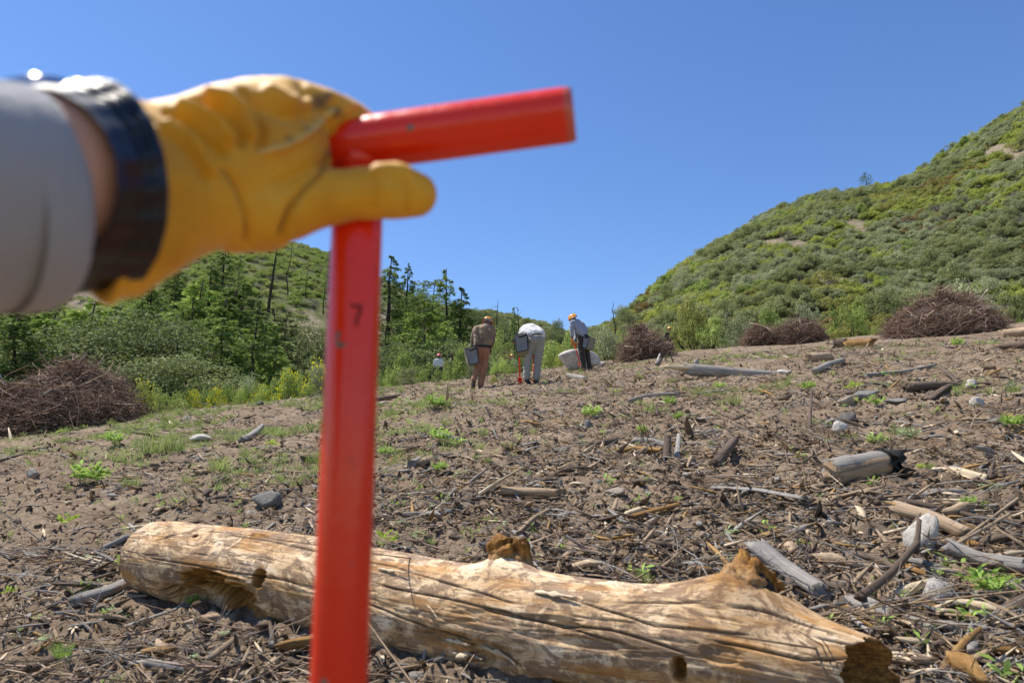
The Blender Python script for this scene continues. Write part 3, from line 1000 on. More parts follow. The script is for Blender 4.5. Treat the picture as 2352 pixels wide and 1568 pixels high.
def loft(rings, seg=56, caps=True, egg=None):
    cs = np.array([r[0] for r in rings])
    T, _, _ = frames(cs)
    V = []
    th = np.linspace(0, 2 * np.pi, seg, endpoint=False)
    for k, ((c, v, rh), t_) in enumerate(zip(rings, T)):
        h = np.cross(t_, v); h /= np.linalg.norm(h)
        eg = 1 - (egg[k] if egg is not None else 0.0) * np.clip(-np.cos(th), 0, 1) ** .7
        V.append(c + np.cos(th)[:, None] * v + np.sin(th)[:, None] * h * (rh * eg)[:, None])
    n = len(rings); V = np.concatenate(V)
    F = [grid_faces(n, seg)]
    if caps:
        V = np.vstack([V, cs[0], cs[-1]])
        a = np.arange(seg); b = (a + 1) % seg
        F.append(np.concatenate([np.stack([b, a, np.full(seg, n * seg)], 1), np.stack([(n - 1) * seg + a, (n - 1) * seg + b, np.full(seg, n * seg + 1)], 1)]))
    return V, F

def lerp_rings(rs_, k):
    out = []
    for a, b in zip(rs_[:-1], rs_[1:]):
        for f in np.linspace(0, 1, k, endpoint=False):
            out.append(tuple(a[i] + (b[i] - a[i]) * f for i in range(3)))
    out.append(rs_[-1])
    return out

acc = Acc()
body = [ring((180, 212), (252, 690), .3245, .0335), ring((242, 214), (316, 684), .337, .0330), ring((318, 236), (374, 648), .353, .0322),
        ring((395, 226), (442, 604), .370, .033), ring((480, 192), (520, 566), .388, .034), ring((565, 180), (596, 546), .404, .034),
        ring((640, 186), (655, 532), .417, .031), ring((690, 215), (705, 512), .427, .025), ring((730, 262), (742, 470), .434, .017)]
nb = len(lerp_rings(body, 4))
acc.put(*_tf(loft(lerp_rings(body, 4), egg=np.interp(np.arange(nb), [0, 4, 9, nb], [.45, .35, .05, 0]))))
D = lambda x, y, d: np.array(at_depth(x, y, d))
# index finger over the bar, the others behind it
chain_shape(acc, [(D(575, 262, .412), .0215), (D(650, 252, .420), .0205), (D(720, 264, .432), .0185), (D(800, 285, .448), .0165), (D(848, 312, .468), .0145), (D(842, 362, .484), .0125), (D(790, 392, .482), .0115)])
for k, (ox, oy, od, sc) in enumerate(((-38, 0, .024, 1.02), (-84, 14, .046, .98), (-132, 34, .064, .86))):
    chain_shape(acc, [(D(590 + ox, 262 + oy, .414 + od), .0200 * sc), (D(660 + ox, 258 + oy, .424 + od), .0185 * sc), (D(740 + ox, 275 + oy, .440 + od), .0165 * sc),
                      (D(800 + ox, 302 + oy, .462 + od), .0150 * sc), (D(812 + ox, 352 + oy, .486 + od), .0130 * sc), (D(770 + ox, 392 + oy, .488 + od), .0115 * sc)])
# thumb along the near side of the shaft
chain_shape(acc, [(D(540, 470, .392), .0280), (D(600, 478, .400), .0255), (D(660, 466, .406), .0225), (D(730, 455, .411), .0182), (D(800, 449, .4145), .0155), (D(880, 443, .4165), .0162), (D(925, 444, .4185), .0158), (D(952, 448, .4200), .0140)])
V, F, Nn = fuse(acc, .0021, 7)
# creases, folds and seams of the leather
px, py, dd = project(V)
view = V - np.array([0, 0, CAM_Z]); view /= np.linalg.norm(view, axis=1)[:, None]
facing = np.clip(-(view * Nn).sum(1) * 3 + .3, 0, 1)
disp = np.zeros(len(V)); seam = np.zeros(len(V)); mark = np.zeros(len(V))
def fold(line, w, amp, two=0.0, off=(0, 0)):
    d = poly_dist(px, py, [(x + off[0], y + off[1]) for x, y in line])
    return amp * np.exp(-(d / w) ** 2) * facing
GL = [  # groove lines of the hand
    ([(770, 360), (735, 395), (700, 432), (668, 478), (648, 540)], 9, -.0034),
    ([(470, 350), (520, 392), (552, 440), (566, 500), (566, 560)], 9, -.0020),
    ([(392, 262), (440, 286), (478, 318), (520, 352)], 12, -.0036),
    ([(372, 300), (420, 334), (452, 372), (474, 410)], 10, -.0026),
    ([(455, 236), (505, 250), (540, 284), (560, 322)], 13, -.0032),
    ([(600, 236), (640, 262), (672, 270), (710, 262)], 14, -.0022),
    ([(560, 210), (590, 250), (604, 300), (602, 338)], 12, -.0026),
    ([(770, 236), (748, 262), (742, 290)], 9, -.0030),
    ([(690, 184), (700, 214), (694, 240)], 10, -.0018),
    ([(825, 252), (800, 276), (782, 300)], 7, -.0018),
    ([(855, 408), (862, 440), (855, 478)], 8, -.0012),
    ([(928, 402), (936, 440), (930, 486)], 6, -.0016),
    ([(640, 420), (690, 400), (740, 372)], 9, -.0014)]
RL = [([(600, 350), (650, 338), (690, 318), (726, 290), (764, 252)], 8, .0030),
    ([(412, 250), (460, 262), (500, 284), (530, 318)], 11, .0030),
    ([(384, 282), (430, 312), (462, 348), (486, 394)], 10, .0026),
    ([(480, 224), (530, 232), (566, 262), (580, 310)], 13, .0030),
    ([(620, 206), (660, 236), (700, 238)], 14, .0022),
    ([(752, 380), (716, 418), (682, 466), (662, 540)], 9, .0016),
    ([(350, 300), (362, 400), (352, 520)], 12, .0014),
    ([(870, 392), (905, 386), (930, 398)], 14, .0016)]
for l, w, a in GL + RL:
    disp += fold(l, w, a * (2.3 if w >= 11 else 1.7))
seam = np.clip(fold([(598, 348), (650, 336), (690, 316), (726, 288), (764, 252)], 4.5, 1.0), 0, 1) * .75
for (mx, my, mr) in ((735, 236, 22), (772, 258, 16), (752, 222, 12), (700, 300, 8), (762, 352, 16), (660, 322, 7)):
    mark = np.maximum(mark, np.clip(1.4 - np.hypot(px - mx, py - my) / mr - .9 * (fbm3(V * 130, 2) - .4), 0, 1) * facing * .85)
for l_, w_ in ((GL[0][0], 4.5), (GL[1][0][1:], 3.5), (GL[2][0][:3], 3.5)):  # darkens three grooves in colour: fold shade painted in with the soil
    mark = np.maximum(mark, np.clip(fold(l_, w_, 1.0), 0, 1) * (.35 + .45 * fbm3(V * 60, 2)))
disp += .0030 * (fbm3(V * 34, 3) - .5) + .0012 * (fbm3(V * 110, 2, 3) - .5)
V = V + Nn * disp[:, None]
glove = part('glove', V, F, M['leather'], arm, True, {'seam': ('POINT', 'FLOAT', seam), 'soil_mark': ('POINT', 'FLOAT', mark)})
# rolled hem of the glove cuff
c, v, rh = body[0]
th = np.linspace(0, 2 * np.pi, 80, endpoint=True)
tdir = body[1][0] - body[0][0]; tdir /= np.linalg.norm(tdir)
hh = np.cross(tdir, v); hh /= np.linalg.norm(hh)
hem = c + np.cos(th)[:, None] * v * 1.0 + np.sin(th)[:, None] * hh * (rh * (1 - .45 * np.clip(-np.cos(th), 0, 1) ** .7))[:, None]
V, F = tube(hem, .0022, 10, False)
part('hem', V, F, M['leather'], glove, True, {'seam': ('POINT', 'FLOAT', np.zeros(len(V))), 'soil_mark': ('POINT', 'FLOAT', np.zeros(len(V)))}, origin=arm.location)
# forearm under the sleeve
def axis_ring(sb_, rv, rh, dy=0.0):
    """a cross-section of the forearm behind the cuff, sb_ metres back along its axis"""
    x, d = -.2075 - .53 * sb_, .312 - .85 * sb_
    px_ = 1176 + FPX * x / d
    k = FPX * rv / d
    yc = 460 + dy
    return ring((px_ - .24 * k, yc - k * .97), (px_ + .24 * k, yc + k * .97), d, rh)
rk = [axis_ring(.18, .036, .036), axis_ring(.09, .036, .036, -8), axis_ring(.03, .040, .040, -14), ring((60, 226), (160, 634), .304, .0415), ring((150, 224), (230, 632), .320, .040), ring((215, 236), (285, 625), .330, .033)]
V, F = loft(lerp_rings(rk, 6), 48)
part('forearm', V, F, M['skin'], arm, True)
# sleeve: a loose tube open at the wrist, with thickness and a hem
so = [axis_ring(.275, .047, .050, 14), axis_ring(.20, .046, .049, 10), axis_ring(.12, .0465, .049, 4), axis_ring(.06, .047, .049), axis_ring(.025, .0480, .048), axis_ring(.009, .0485, .0475)]
lo_ = lerp_rings(so, 8)
inn = [(c, v * .94, rh * .94) for c, v, rh in lo_[::-1][:14]]
V, F = loft(lo_ + inn, 64, False)
ns = len(lo_) * 64
wr = (fbm3(V * np.array([16, 16, 16]), 3) - .5)
cen = np.repeat(np.array([r[0] for r in lo_ + inn]), 64, axis=0)
od = V - cen; od /= np.linalg.norm(od, axis=1)[:, None] + 1e-9
V = V + od * (wr * .010)[:, None]
sl = part('sleeve', V, F, M['sleeve'], arm, True)
hemr = [(c + (so[-1][0] - so[-2][0]) / np.linalg.norm(so[-1][0] - so[-2][0]) * k, v * s, rh * s) for (c, v, rh), k, s in ((so[-1], -.017, 1.012), (so[-1], -.012, 1.022), (so[-1], -.002, 1.018), (so[-1], .0015, .98), (so[-1], -.001, .95))]
V, F = loft(hemr, 64, False)
part('hem', V, F, M['sleeve'], sl, True, origin=arm.location)
# wrist watch: a wide ribbed strap over the glove cuff and a steel case
watch_rings = []
sb = [ring((-12, 212), (92, 648), .2900, .0450), ring((68, 206), (172, 655), .3095, .0462), ring((112, 204), (216, 658), .3195, .0468), ring((154, 203), (260, 660), .3285, .0470), ring((184, 202), (294, 660), .3345, .0470)]
sbl = lerp_rings(sb, 5)
sbl = [(sbl[0][0], sbl[0][1] * .93, sbl[0][2] * .93), (sbl[0][0], sbl[0][1] * .995, sbl[0][2] * .995)] + sbl + [(sbl[-1][0], sbl[-1][1] * .995, sbl[-1][2] * .995), (sbl[-1][0], sbl[-1][1] * .92, sbl[-1][2] * .92)]
sbl = [(c_, v_ * 1.02, rh_ * 1.04) for c_, v_, rh_ in sbl]
V, F = loft(sbl, 144, False)
strap_c = np.repeat(np.array([r[0] for r in sbl]), 144, axis=0)
od = V - strap_c; od /= np.linalg.norm(od, axis=1)[:, None]
rib = np.tile(np.clip(np.cos(np.arange(144) / 144 * 2 * np.pi * 20) * 3, -1, 1), len(sbl))
mid = np.repeat(np.sin(np.linspace(0, np.pi, len(sbl))), 144)
V = V + od * (rib * .0007 * mid)[:, None]
strap = part('watch', V, F, M['black_rubber'], arm, True)
strap['label'] = 'wide black wrist watch strap over the glove cuff'
c, v, rh = sb[2]
up = v / np.linalg.norm(v)
axd = sb[-1][0] - sb[0][0]; axd /= np.linalg.norm(axd)
sd = np.cross(axd, up)
c = sb[1][0]; v = sb[1][1]; cc = c + v * .935
th = np.linspace(0, 2 * np.pi, 48, endpoint=False)
def disc_ring(z, r): return cc + up * z + np.cos(th)[:, None] * axd * r + np.sin(th)[:, None] * sd * r
V = np.concatenate([disc_ring(z, r) for z, r in ((-.006, .0165), (-.004, .018), (.002, .018), (.0040, .0165), (.0046, .0152), (.0034, .0140))])
part('watch_case', V, [grid_faces(6, 48)], M['chrome'], strap, True, origin=arm.location)
V = np.vstack([disc_ring(.0036, .0142), cc + up * .0039])
part('watch_glass', V, [np.stack([np.arange(48), (np.arange(48) + 1) % 48, np.full(48, 48)], 1)], M['glass_face'], strap, True, origin=arm.location)

# ------------------------------------------------------------------ big fallen log
ST = [(350, 1198, 1358, 3.52), (430, 1204, 1384, 3.36), (560, 1212, 1414, 3.18), (720, 1232, 1452, 2.95), (850, 1258, 1490, 2.78), (1000, 1284, 1530, 2.60), (1200, 1310, 1576, 2.40),
      (1420, 1334, 1612, 2.22), (1600, 1350, 1640, 2.10), (1760, 1384, 1664, 2.01), (1900, 1424, 1682, 1.93), (2024, 1470, 1700, 1.87)]
spn = []; rdd = []
for x_, yt, yb, Y in ST:
    a = at(x_, yt, Y + .02); b = at(x_, yb, Y - .03)
    spn.append(np.array((a + b) / 2)); rdd.append((a - b).length / 2)
spn = np.array(spn); rdd = np.array(rdd)
d0 = np.concatenate([[0], np.cumsum(np.linalg.norm(np.diff(spn, axis=0), axis=1))])
LOGLEN = d0[-1]
NL, NA = 460, 380
s = np.linspace(0, LOGLEN, NL)
def sm(a):
    a = a.copy()
    for _ in range(60): a[1:-1] = .25 * a[:-2] + .5 * a[1:-1] + .25 * a[2:]
    return a
cx_ = np.stack([sm(np.interp(s, d0, spn[:, k])) for k in range(3)], 1)
rr_ = sm(np.interp(s, d0, rdd))
T, Nn, B = frames(cx_, (0, 0, 1))
th = np.linspace(0, 2 * np.pi, NA, endpoint=False)
S2, TH = np.meshgrid(s, th, indexing='ij')
dirs = np.cos(TH)[..., None] * Nn[:, None] + np.sin(TH)[..., None] * B[:, None]
# B points to the camera side or away: make positive angles face the camera
if (B[NL // 2] @ np.array([0, -1, 0])) < 0:
    dirs = np.cos(TH)[..., None] * Nn[:, None] - np.sin(TH)[..., None] * B[:, None]
    flip = True
else: flip = False
R0 = rr_[:, None] * np.ones_like(TH)
P0 = cx_[:, None] + dirs * R0[..., None]
qx, qy, qd = project(P0)
vis = (dirs * (np.array([0, 0, CAM_Z]) - P0)).sum(-1) > -.15
def locate(px_, py_):
    k = np.where(vis, np.hypot(qx - px_, qy - py_), 1e9).argmin()
    i, j = np.unravel_index(k, qx.shape)
    return s[i], th[j]
def adist(s0, t0, ss=1.0):
    dt = (TH - t0 + np.pi) % (2 * np.pi) - np.pi
    return (S2 - s0) * ss, dt * R0
rot = np.zeros_like(R0)
arc = TH * .17
disp = .014 * (fbm(S2 * 1.6, np.cos(TH) * 1.2 + 5, 3, seed=41) - .5) + .007 * (fbm(S2 * 3 + 9, np.sin(TH) * 2.2 + np.cos(TH), 3, seed=42) - .5)
P3 = np.stack([S2 * 1.6, np.cos(TH) * 3.2, np.sin(TH) * 3.2], -1)
flake = fbm3(P3 * np.array([1.7, 2.6, 2.6]), 4, 4)
flake2 = fbm3(P3 * np.array([4.5, 5.5, 5.5]), 4, 6)
disp += - .0012 * np.clip((.40 - flake) * 40, 0, 1) - .0028 * np.clip((flake2 - .62) * 40, 0, 1)
grainy = fbm3(P3 * np.array([2.5, 14, 14]), 3, 9)
disp += .0010 * (grainy - .5)
# lengthwise drying cracks
rsl = np.random.RandomState(5)
crack = np.zeros_like(R0)
CR = [((345, 1243), (460, 1215), (740, 1250)), ((340, 1280), (700, 1345)), ((520, 1225), (900, 1300), (1200, 1390)), ((740, 1345), (1100, 1480)), ((640, 1420), (760, 1470), (980, 1540)),
      ((860, 1335), (1150, 1400), (1450, 1478)), ((1080, 1390), (1400, 1450), (1600, 1512)), ((1250, 1355), (1500, 1440), (1740, 1462)), ((1620, 1465), (1850, 1515), (2040, 1530)), ((1400, 1382), (1640, 1392)), ((1650, 1398), (1980, 1470)), ((1150, 1545), (1500, 1590)), ((1850, 1460), (2030, 1500))]
for line in CR:
    sl_ = [locate(*p) for p in line]
    a = np.array([q[0] for q in sl_]); b = np.unwrap([q[1] for q in sl_])
    o = np.argsort(a); a = a[o]; b = b[o]
    tc = np.interp(s, a, b) + .05 * (fbm(s * 3.1, s * 0 + a[0] * 7, 3) - .5) * 2
    dt = ((TH - tc[:, None] + np.pi) % (2 * np.pi) - np.pi) * R0
    on = np.clip((s - a[0]) / .06, 0, 1) * np.clip((a[-1] - s) / .06, 0, 1)
    w = .0036 * (.6 + .8 * fbm(s * 6, s * 0 + 3, 2))
    crack = np.maximum(crack, np.exp(-(dt / w[:, None]) ** 2) * on[:, None])
disp -= .006 * crack
# rotted hollow on the near side of the left end
def pit(px_, py_, ra, rb, depth, wob=.9, sharp=4, rotv=1.0):
    global disp, rot
    s0, t0 = locate(px_, py_)
    a, b = adist(s0, t0)
    m = np.hypot(a / ra, b / rb) + wob * (fbm3(P3 * 3.3, 3, 7) - .5)
    k = np.clip((1 - m) * sharp, 0, 1)
    disp -= depth * k * (.75 + .6 * fbm3(P3 * 6, 2, 2)); rot = np.maximum(rot, np.clip((1.3 - m) * 3, 0, 1) * rotv)
pit(470, 1345, .16, .075, .075, .8)
pit(545, 1385, .13, .085, .085, .9)
pit(440, 1372, .22, .06, .06, .7, rotv=.5)
pit(595, 1325, .035, .04, .02, .8)
pit(592, 1226, .05, .02, .008, 1.0)
pit(448, 1230, .02, .012, .012, .6)
pit(1560, 1535, .020, .030, .035, .25, 6)
pit(1655, 1500, .05, .03, .006, .8, rotv=.3)
pit(1040, 1466, .14, .022, .013, 1.1, rotv=.35)
pit(1120, 1500, .10, .03, .018, 1.0, rotv=.45)
pit(1300, 1435, .05, .012, .014, .7, rotv=.2)
pit(1310, 1470, .20, .018, .007, 1.2, rotv=.1)
pit(1160, 1420, .25, .03, .006, 1.3, rotv=.1)
def swell(px_, py_, ra, rb, amp, rotv=0.0):
    global disp, rot
    s0, t0 = locate(px_, py_)
    a, b = adist(s0, t0)
    k = np.exp(-(a / ra) ** 2 - (b / rb) ** 2)
    disp += amp * k; rot = np.maximum(rot, np.clip(k * 1.5 - .2, 0, 1) * rotv)
swell(1165, 1305, .09, .08, .045)
swell(1690, 1366, .13, .10, .055, .75)
swell(1760, 1380, .10, .09, .030, .2)
pit(1775, 1352, .065, .05, .075, .3, 4, .6)
swell(385, 1205, .10, .06, .012)
R1 = R0 + disp
# ragged ends
endj0 = .05 * (fbm(np.cos(th) * 2 + 3, np.sin(th) * 2, 4) - .35)
endj1 = .07 * (fbm(np.cos(th) * 3 + 7, np.sin(th) * 3, 4) - .45)
cdir = np.array([.35, -1.0, .2]); cdir /= np.linalg.norm(cdir)
endj1 = endj1 - .085 * np.clip(dirs[-1] @ cdir, -1, 1) - .02
w0 = np.exp(-s / .05); w1 = np.exp(-(LOGLEN - s) / .06)
P1 = cx_[:, None] + dirs * R1[..., None] + T[:, None] * (w0[:, None] * endj0[None] + w1[:, None] * endj1[None])[..., None]
grain = np.stack([S2 * 1.0, np.cos(TH) * .17, np.sin(TH) * .17], -1)
loglow = height(P1[..., 0], P1[..., 1])
log_root = thing('fallen_log', 'big barkless tan log with rotted hollow lying across the foreground', 'log', tuple(cx_[NL // 2] - np.array([0, 0, rr_[NL // 2]])))
t = NT('log_wood')
g = t.attr('grain', 'Vector')
n1 = t.noise(1.7, 7, .7, t.mapping(g, (3.0, 5, 5)), .8)
n2 = t.noise(6, 7, .7, t.mapping(g, (1.2, 11, 11)))
n3 = t.noise(3.4, 8, .75, t.mapping(g, (2.6, 4.0, 4.0)), 1.2)
n4 = t.noise(26, 5, .7, t.mapping(g, (1.0, 4, 4)))
col = t.ramp(t.math('ADD', t.math('MULTIPLY', n1, .72), t.math('MULTIPLY', n2, .28)), [(.36, (.27, .155, .072)), (.45, (.50, .335, .18)), (.53, (.66, .48, .295)), (.64, (.80, .66, .48))])
col = t.mix(t.math('MULTIPLY', t.ramp(n3, [(.465, (0, 0, 0)), (.52, (1, 1, 1))]), .80), col, t.mix(n2, (.10, .058, .036), (.26, .165, .105)))
col = t.mix(t.math('MULTIPLY', t.ramp(n4, [(.57, (0, 0, 0)), (.63, (1, 1, 1))]), .7), col, (.12, .07, .042))
ochre = t.ramp(t.noise(2.1, 5, .6, t.mapping(g, (1.4, 6, 6), (3, 1, 2))), [(.52, (0, 0, 0)), (.66, (1, 1, 1))])
col = t.mix(t.math('MULTIPLY', ochre, .7), col, (.45, .215, .055))
ln = t.ramp(t.noise(4, 3, .6, t.mapping(g, (.6, 30, 30))), [(.31, (1, 1, 1)), (.36, (0, 0, 0))])
col = t.mix(t.math('MULTIPLY', ln, .45), col, (.10, .055, .03))
rotc = t.ramp(t.noise(16, 7, .75, g), [(.32, (.045, .018, .006)), (.48, (.20, .088, .018)), (.62, (.38, .195, .042)), (.75, (.52, .34, .12))])
col = t.mix(t.attr('rot'), col, rotc)
col = t.mix(t.math('MULTIPLY', t.attr('crack'), .95), col, (.05, .026, .014))
hb = t.math('ADD', t.math('ADD', t.math('MULTIPLY', n2, .25), t.math('MULTIPLY', n4, .7)), t.math('MULTIPLY', t.noise(40, 6, .8, g), t.math('ADD', .3, t.math('MULTIPLY', t.attr('rot'), 2.0))))
M['log'] = t.done(t.bsdf(col, .78, t.bump(t.math('SUBTRACT', hb, ln), .5, .005), Specular_IOR_Level=.22))
V = P1.reshape(-1, 3)
F = grid_faces(NL, NA)
if flip: F = F[:, ::-1]
# end faces: rings shrinking inwards, hollowed
acc = Acc()
caps = []
for (idx, sg, deep) in ((0, 1, .03), (NL - 1, -1, .14)):
    ringp = P1[idx]; c0 = ringp.mean(0)
    rows = [ringp]
    for f, dz in ((.93, .004), (.8, deep * .35), (.62, deep * .75), (.4, deep), (.15, deep * 1.1)):
        nz = (fbm(np.cos(th) * 2.5 + f * 9, np.sin(th) * 2.5 + f * 4, 3) - .5) * .05
        rows.append(c0 + (ringp - c0) * f + sg * T[idx] * (dz + nz)[:, None])
    caps.append(np.array(rows))
trunk_attr = {'grain': ('POINT', 'FLOAT_VECTOR', grain.reshape(-1, 3)), 'rot': ('POINT', 'FLOAT', rot.ravel()), 'crack': ('POINT', 'FLOAT', crack.ravel())}
part('trunk', V, F, M['log'], log_root, True, trunk_attr)
for k, rows in enumerate(caps):
    Vc = rows.reshape(-1, 3); n = len(rows)
    Fc = grid_faces(n, NA)
    gr = np.stack([(Vc @ T[0]) * 3, Vc[:, 1] * 4, Vc[:, 2] * 4], -1)
    part('end_grain', Vc, Fc, M['log'], log_root, True, {'grain': ('POINT', 'FLOAT_VECTOR', gr), 'rot': ('POINT', 'FLOAT', np.full(len(Vc), .25 if k == 0 else .95)), 'crack': ('POINT', 'FLOAT', np.zeros(len(Vc)))})
# rotten branch stubs
def stub(px_, py_, Y, r, hgt, lean, rotv, name='branch_stub'):
    b = np.array(at(px_, py_, Y))
    p = np.stack([b + np.array([0, 0, -.06]), b + lean * hgt * .3, b + lean * hgt * .7, b + lean * hgt, b + lean * hgt * 1.02, b + lean * hgt * .8])
    rd = np.array([1.5, 1.15, 1.0, .86, .45, .05]) * r
    V, F = tube(np.stack([np.interp(np.linspace(0, 5, 40), np.arange(6), p[:, k]) for k in range(3)], 1), np.interp(np.linspace(0, 5, 40), np.arange(6), rd), 48)
    c = V.mean(0)
    top = np.clip(((V - b) @ lean) / hgt, 0, 1)
    V = V + (V - c) * ((fbm3(V * 34, 4, 3) - .5) * (.5 + .9 * top))[:, None]
    part(name, V, F, M['log'], log_root, True, {'grain': ('POINT', 'FLOAT_VECTOR', V * np.array([3, 3, 1])), 'rot': ('POINT', 'FLOAT', np.clip(rotv * (.3 + 1.1 * top), 0, 1)), 'crack': ('POINT', 'FLOAT', np.zeros(len(V)))})
stub(1168, 1300, 2.47, .066, .095, np.array([.05, .03, 1.0]), 1.0)
stub(1700, 1372, 2.06, .072, .115, np.array([.62, -.02, .62]), .9)
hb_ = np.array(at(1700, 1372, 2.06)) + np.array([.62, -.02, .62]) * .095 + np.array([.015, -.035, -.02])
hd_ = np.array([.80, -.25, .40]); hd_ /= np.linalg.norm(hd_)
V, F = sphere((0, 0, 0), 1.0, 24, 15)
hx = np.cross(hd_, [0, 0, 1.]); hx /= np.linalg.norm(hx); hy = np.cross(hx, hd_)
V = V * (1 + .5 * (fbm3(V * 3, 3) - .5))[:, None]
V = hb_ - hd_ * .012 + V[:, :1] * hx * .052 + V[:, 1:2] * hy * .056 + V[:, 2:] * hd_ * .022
part('stub_shade_blob', V, F, M['near_black'], log_root, True)  # black blob added on the stub's right end, painting that face's shade
stub(1612, 1452, 2.02, .008, .03, np.array([-.15, -.6, .8]), .8, 'knot_spike')
# splinters lifted from the surface
def sliver(px0, py0, px1, py1, w, lift, mat, name='splinter'):
    s0, t0 = locate(px0, py0); s1, t1 = locate(px1, py1)
    n = 8; V = []
    for k, f in enumerate(np.linspace(0, 1, n)):
        ss = s0 + (s1 - s0) * f; tt = t0 + (t1 - t0) * f
        i = min(np.searchsorted(s, ss), NL - 1); j = int(round(tt / (2 * np.pi) * NA)) % NA
        c = P1[i, j] + dirs[i, j] * (.004 + lift * f * f)
        e = np.cross(T[i], dirs[i, j])
        ww = w * (1 - abs(2 * f - .8) * .7) * (.8 + .4 * math.sin(f * 17))
        for q in (-1, 1):
            for o in (0, .004): V.append(c + e * ww * q + dirs[i, j] * o)
    V = np.array(V)
    F = []
    for k in range(n - 1):
        b = k * 4
        F += [[b, b + 4, b + 6, b + 2], [b + 1, b + 3, b + 7, b + 5], [b, b + 1, b + 5, b + 4], [b + 2, b + 6, b + 7, b + 3]]
    F += [[0, 2, 3, 1], [(n - 1) * 4, (n - 1) * 4 + 1, (n - 1) * 4 + 3, (n - 1) * 4 + 2]]
    gr = np.stack([(V @ T[NL // 2]) * 2, V[:, 1], V[:, 2]], -1)
    part(name, V, np.array(F), mat, log_root, False, {'grain': ('POINT', 'FLOAT_VECTOR', gr)})
for a in ((1332, 1562, 1400, 1578, .006, .012), (1470, 1578, 1502, 1584, .006, .014), (1020, 1470, 1080, 1480, .010, .014), (1040, 1496, 1110, 1512, .012, .018), (1100, 1488, 1190, 1520, .013, .012), (870, 1306, 940, 1322, .006, .01), (1230, 1362, 1330, 1380, .010, .016), (1400, 1565, 1420, 1588, .005, .014), (985, 1392, 1010, 1420, .005, .010), (740, 1296, 770, 1304, .004, .012)):
    sliver(*a, M['wood_pale'])
# ------------------------------------------------------------------ workers
def hard_hat(root, c, r, up, fwd, mat, brim=1.18, parent=None):
    """helmet shell with a full brim, a crown ridge and a head band"""
    up = np.array(up, float); up /= np.linalg.norm(up)
    fwd = np.array(fwd, float); fwd -= up * (fwd @ up); fwd /= np.linalg.norm(fwd)
    side = np.cross(fwd, up)
    th = np.linspace(0, 2 * np.pi, 32, endpoint=False)
    rows = []
    for z, q in ((-.02, brim), (.02, brim * .99), (.06, 1.02), (.25, 1.0), (.5, .93), (.75, .76), (.92, .5), (1.0, .22), (1.02, .01)):
        ridge = 1 + .0 * th
        rows.append(c + up * z * r * .95 + (np.cos(th)[:, None] * fwd * 1.14 + np.sin(th)[:, None] * side) * r * q * (ridge[:, None]))
    V = np.concatenate(rows)
    hat = part('hard_hat', V, [grid_faces(len(rows), 32)], mat, root, True)
    a = np.linspace(-1.35, 1.35, 12)
    rp = np.array([c + up * math.cos(k) * r * 1.0 + fwd * math.sin(k) * r * 1.12 for k in a])
    V, F = tube(rp, r * .11, 6)
    part('crown_ridge', V, F, mat, hat, True, origin=root.location)
    rows = [c + up * z * r + (np.cos(th)[:, None] * fwd * 1.08 + np.sin(th)[:, None] * side) * r * .93 for z in (-.22, .0)]
    part('head_band', np.concatenate(rows), [grid_faces(2, 32)], M['hat_band'], hat, True, origin=root.location)
    return hat

def hand_shape(acc, wrist, d, grip, r=.034):
    """palm, four bent fingers of unequal length and a thumb from the side of the palm"""
    d = np.array(d, float); d /= np.linalg.norm(d)
    g = np.array(grip, float); g -= d * (g @ d); g /= np.linalg.norm(g)
    sd = np.cross(d, g)
    w = np.array(wrist, float)
    chain_shape(acc, [(w, .028), (w + d * .05, r), (w + d * .085, r * .95)])
    chain_shape(acc, [(w + d * .06 + sd * .02, .022), (w + d * .06 - sd * .02, .022)])
    for k, ln in enumerate((.072, .080, .075, .058)):
        b = w + d * .095 + sd * (.030 - .020 * k)
        chain_shape(acc, [(b, .0115), (b + (d * .8 + g * .6) * ln * .5, .0105), (b + (d * .45 + g * 1.15) * ln * .9, .0095)])
    b = w + d * .045 + sd * .034
    chain_shape(acc, [(b, .013), (b + (d * .5 + sd * .5 + g * .5) * .05, .012), (b + (d * .9 + g * .9) * .06 + sd * .018, .010)])

def clothe(name, chains, mat, root, voxel=.012, wrinkle=.010, smooth=4, freq=9):
    acc = Acc()
    for ch in chains: chain_shape(acc, ch)
    V, F, N = fuse(acc, voxel, smooth)
    k = fbm3(V * np.array([freq, freq, freq * .6]), 3, len(V) % 7) - .5
    V = V + N * (wrinkle * k * 2 + .35 * wrinkle * np.sin((V[:, 2] * 46 + V[:, 0] * 22) + 8 * k))[:, None]
    return part(name, V, F, mat, root, True)

def boot(root, heel, toe, ankle, mat, r=.052):
    acc = Acc()
    h = np.array(heel); t_ = np.array(toe); a = np.array(ankle)
    chain_shape(acc, [(a, r * 1.05), ((a + h) / 2, r * 1.02), (h, r * .92)])
    chain_shape(acc, [(h, r * .9), (h * .45 + t_ * .55, r * .88), (t_, r * .70)])
    V, F, N = fuse(acc, .010, 3)
    b = part('boot', V, F, mat, root, True)
    d = (t_ - h); L = np.linalg.norm(d); d /= L
    sd = np.cross(d, [0, 0, 1.]); sd /= np.linalg.norm(sd); dn = np.cross(sd, d); dn = dn if dn[2] < 0 else -dn
    ol = [(-.045, .036), (.0, .042), (L * .5, .045), (L + .02, .036), (L + .045, .012)]
    Vs = []
    for z in (.030, .052):
        for q in (1, -1):
            for x, w in (ol if q > 0 else ol[::-1]): Vs.append(h + d * x + sd * w * q + dn * z)
    Vs = np.array(Vs); n = 10
    i = np.arange(n); j = (i + 1) % n
    part('sole', Vs, [np.stack([i, j, j + n, i + n], 1), np.array([list(range(n)), list(range(n, 2 * n))[::-1]])], M['near_black'], b, False, origin=root.location)

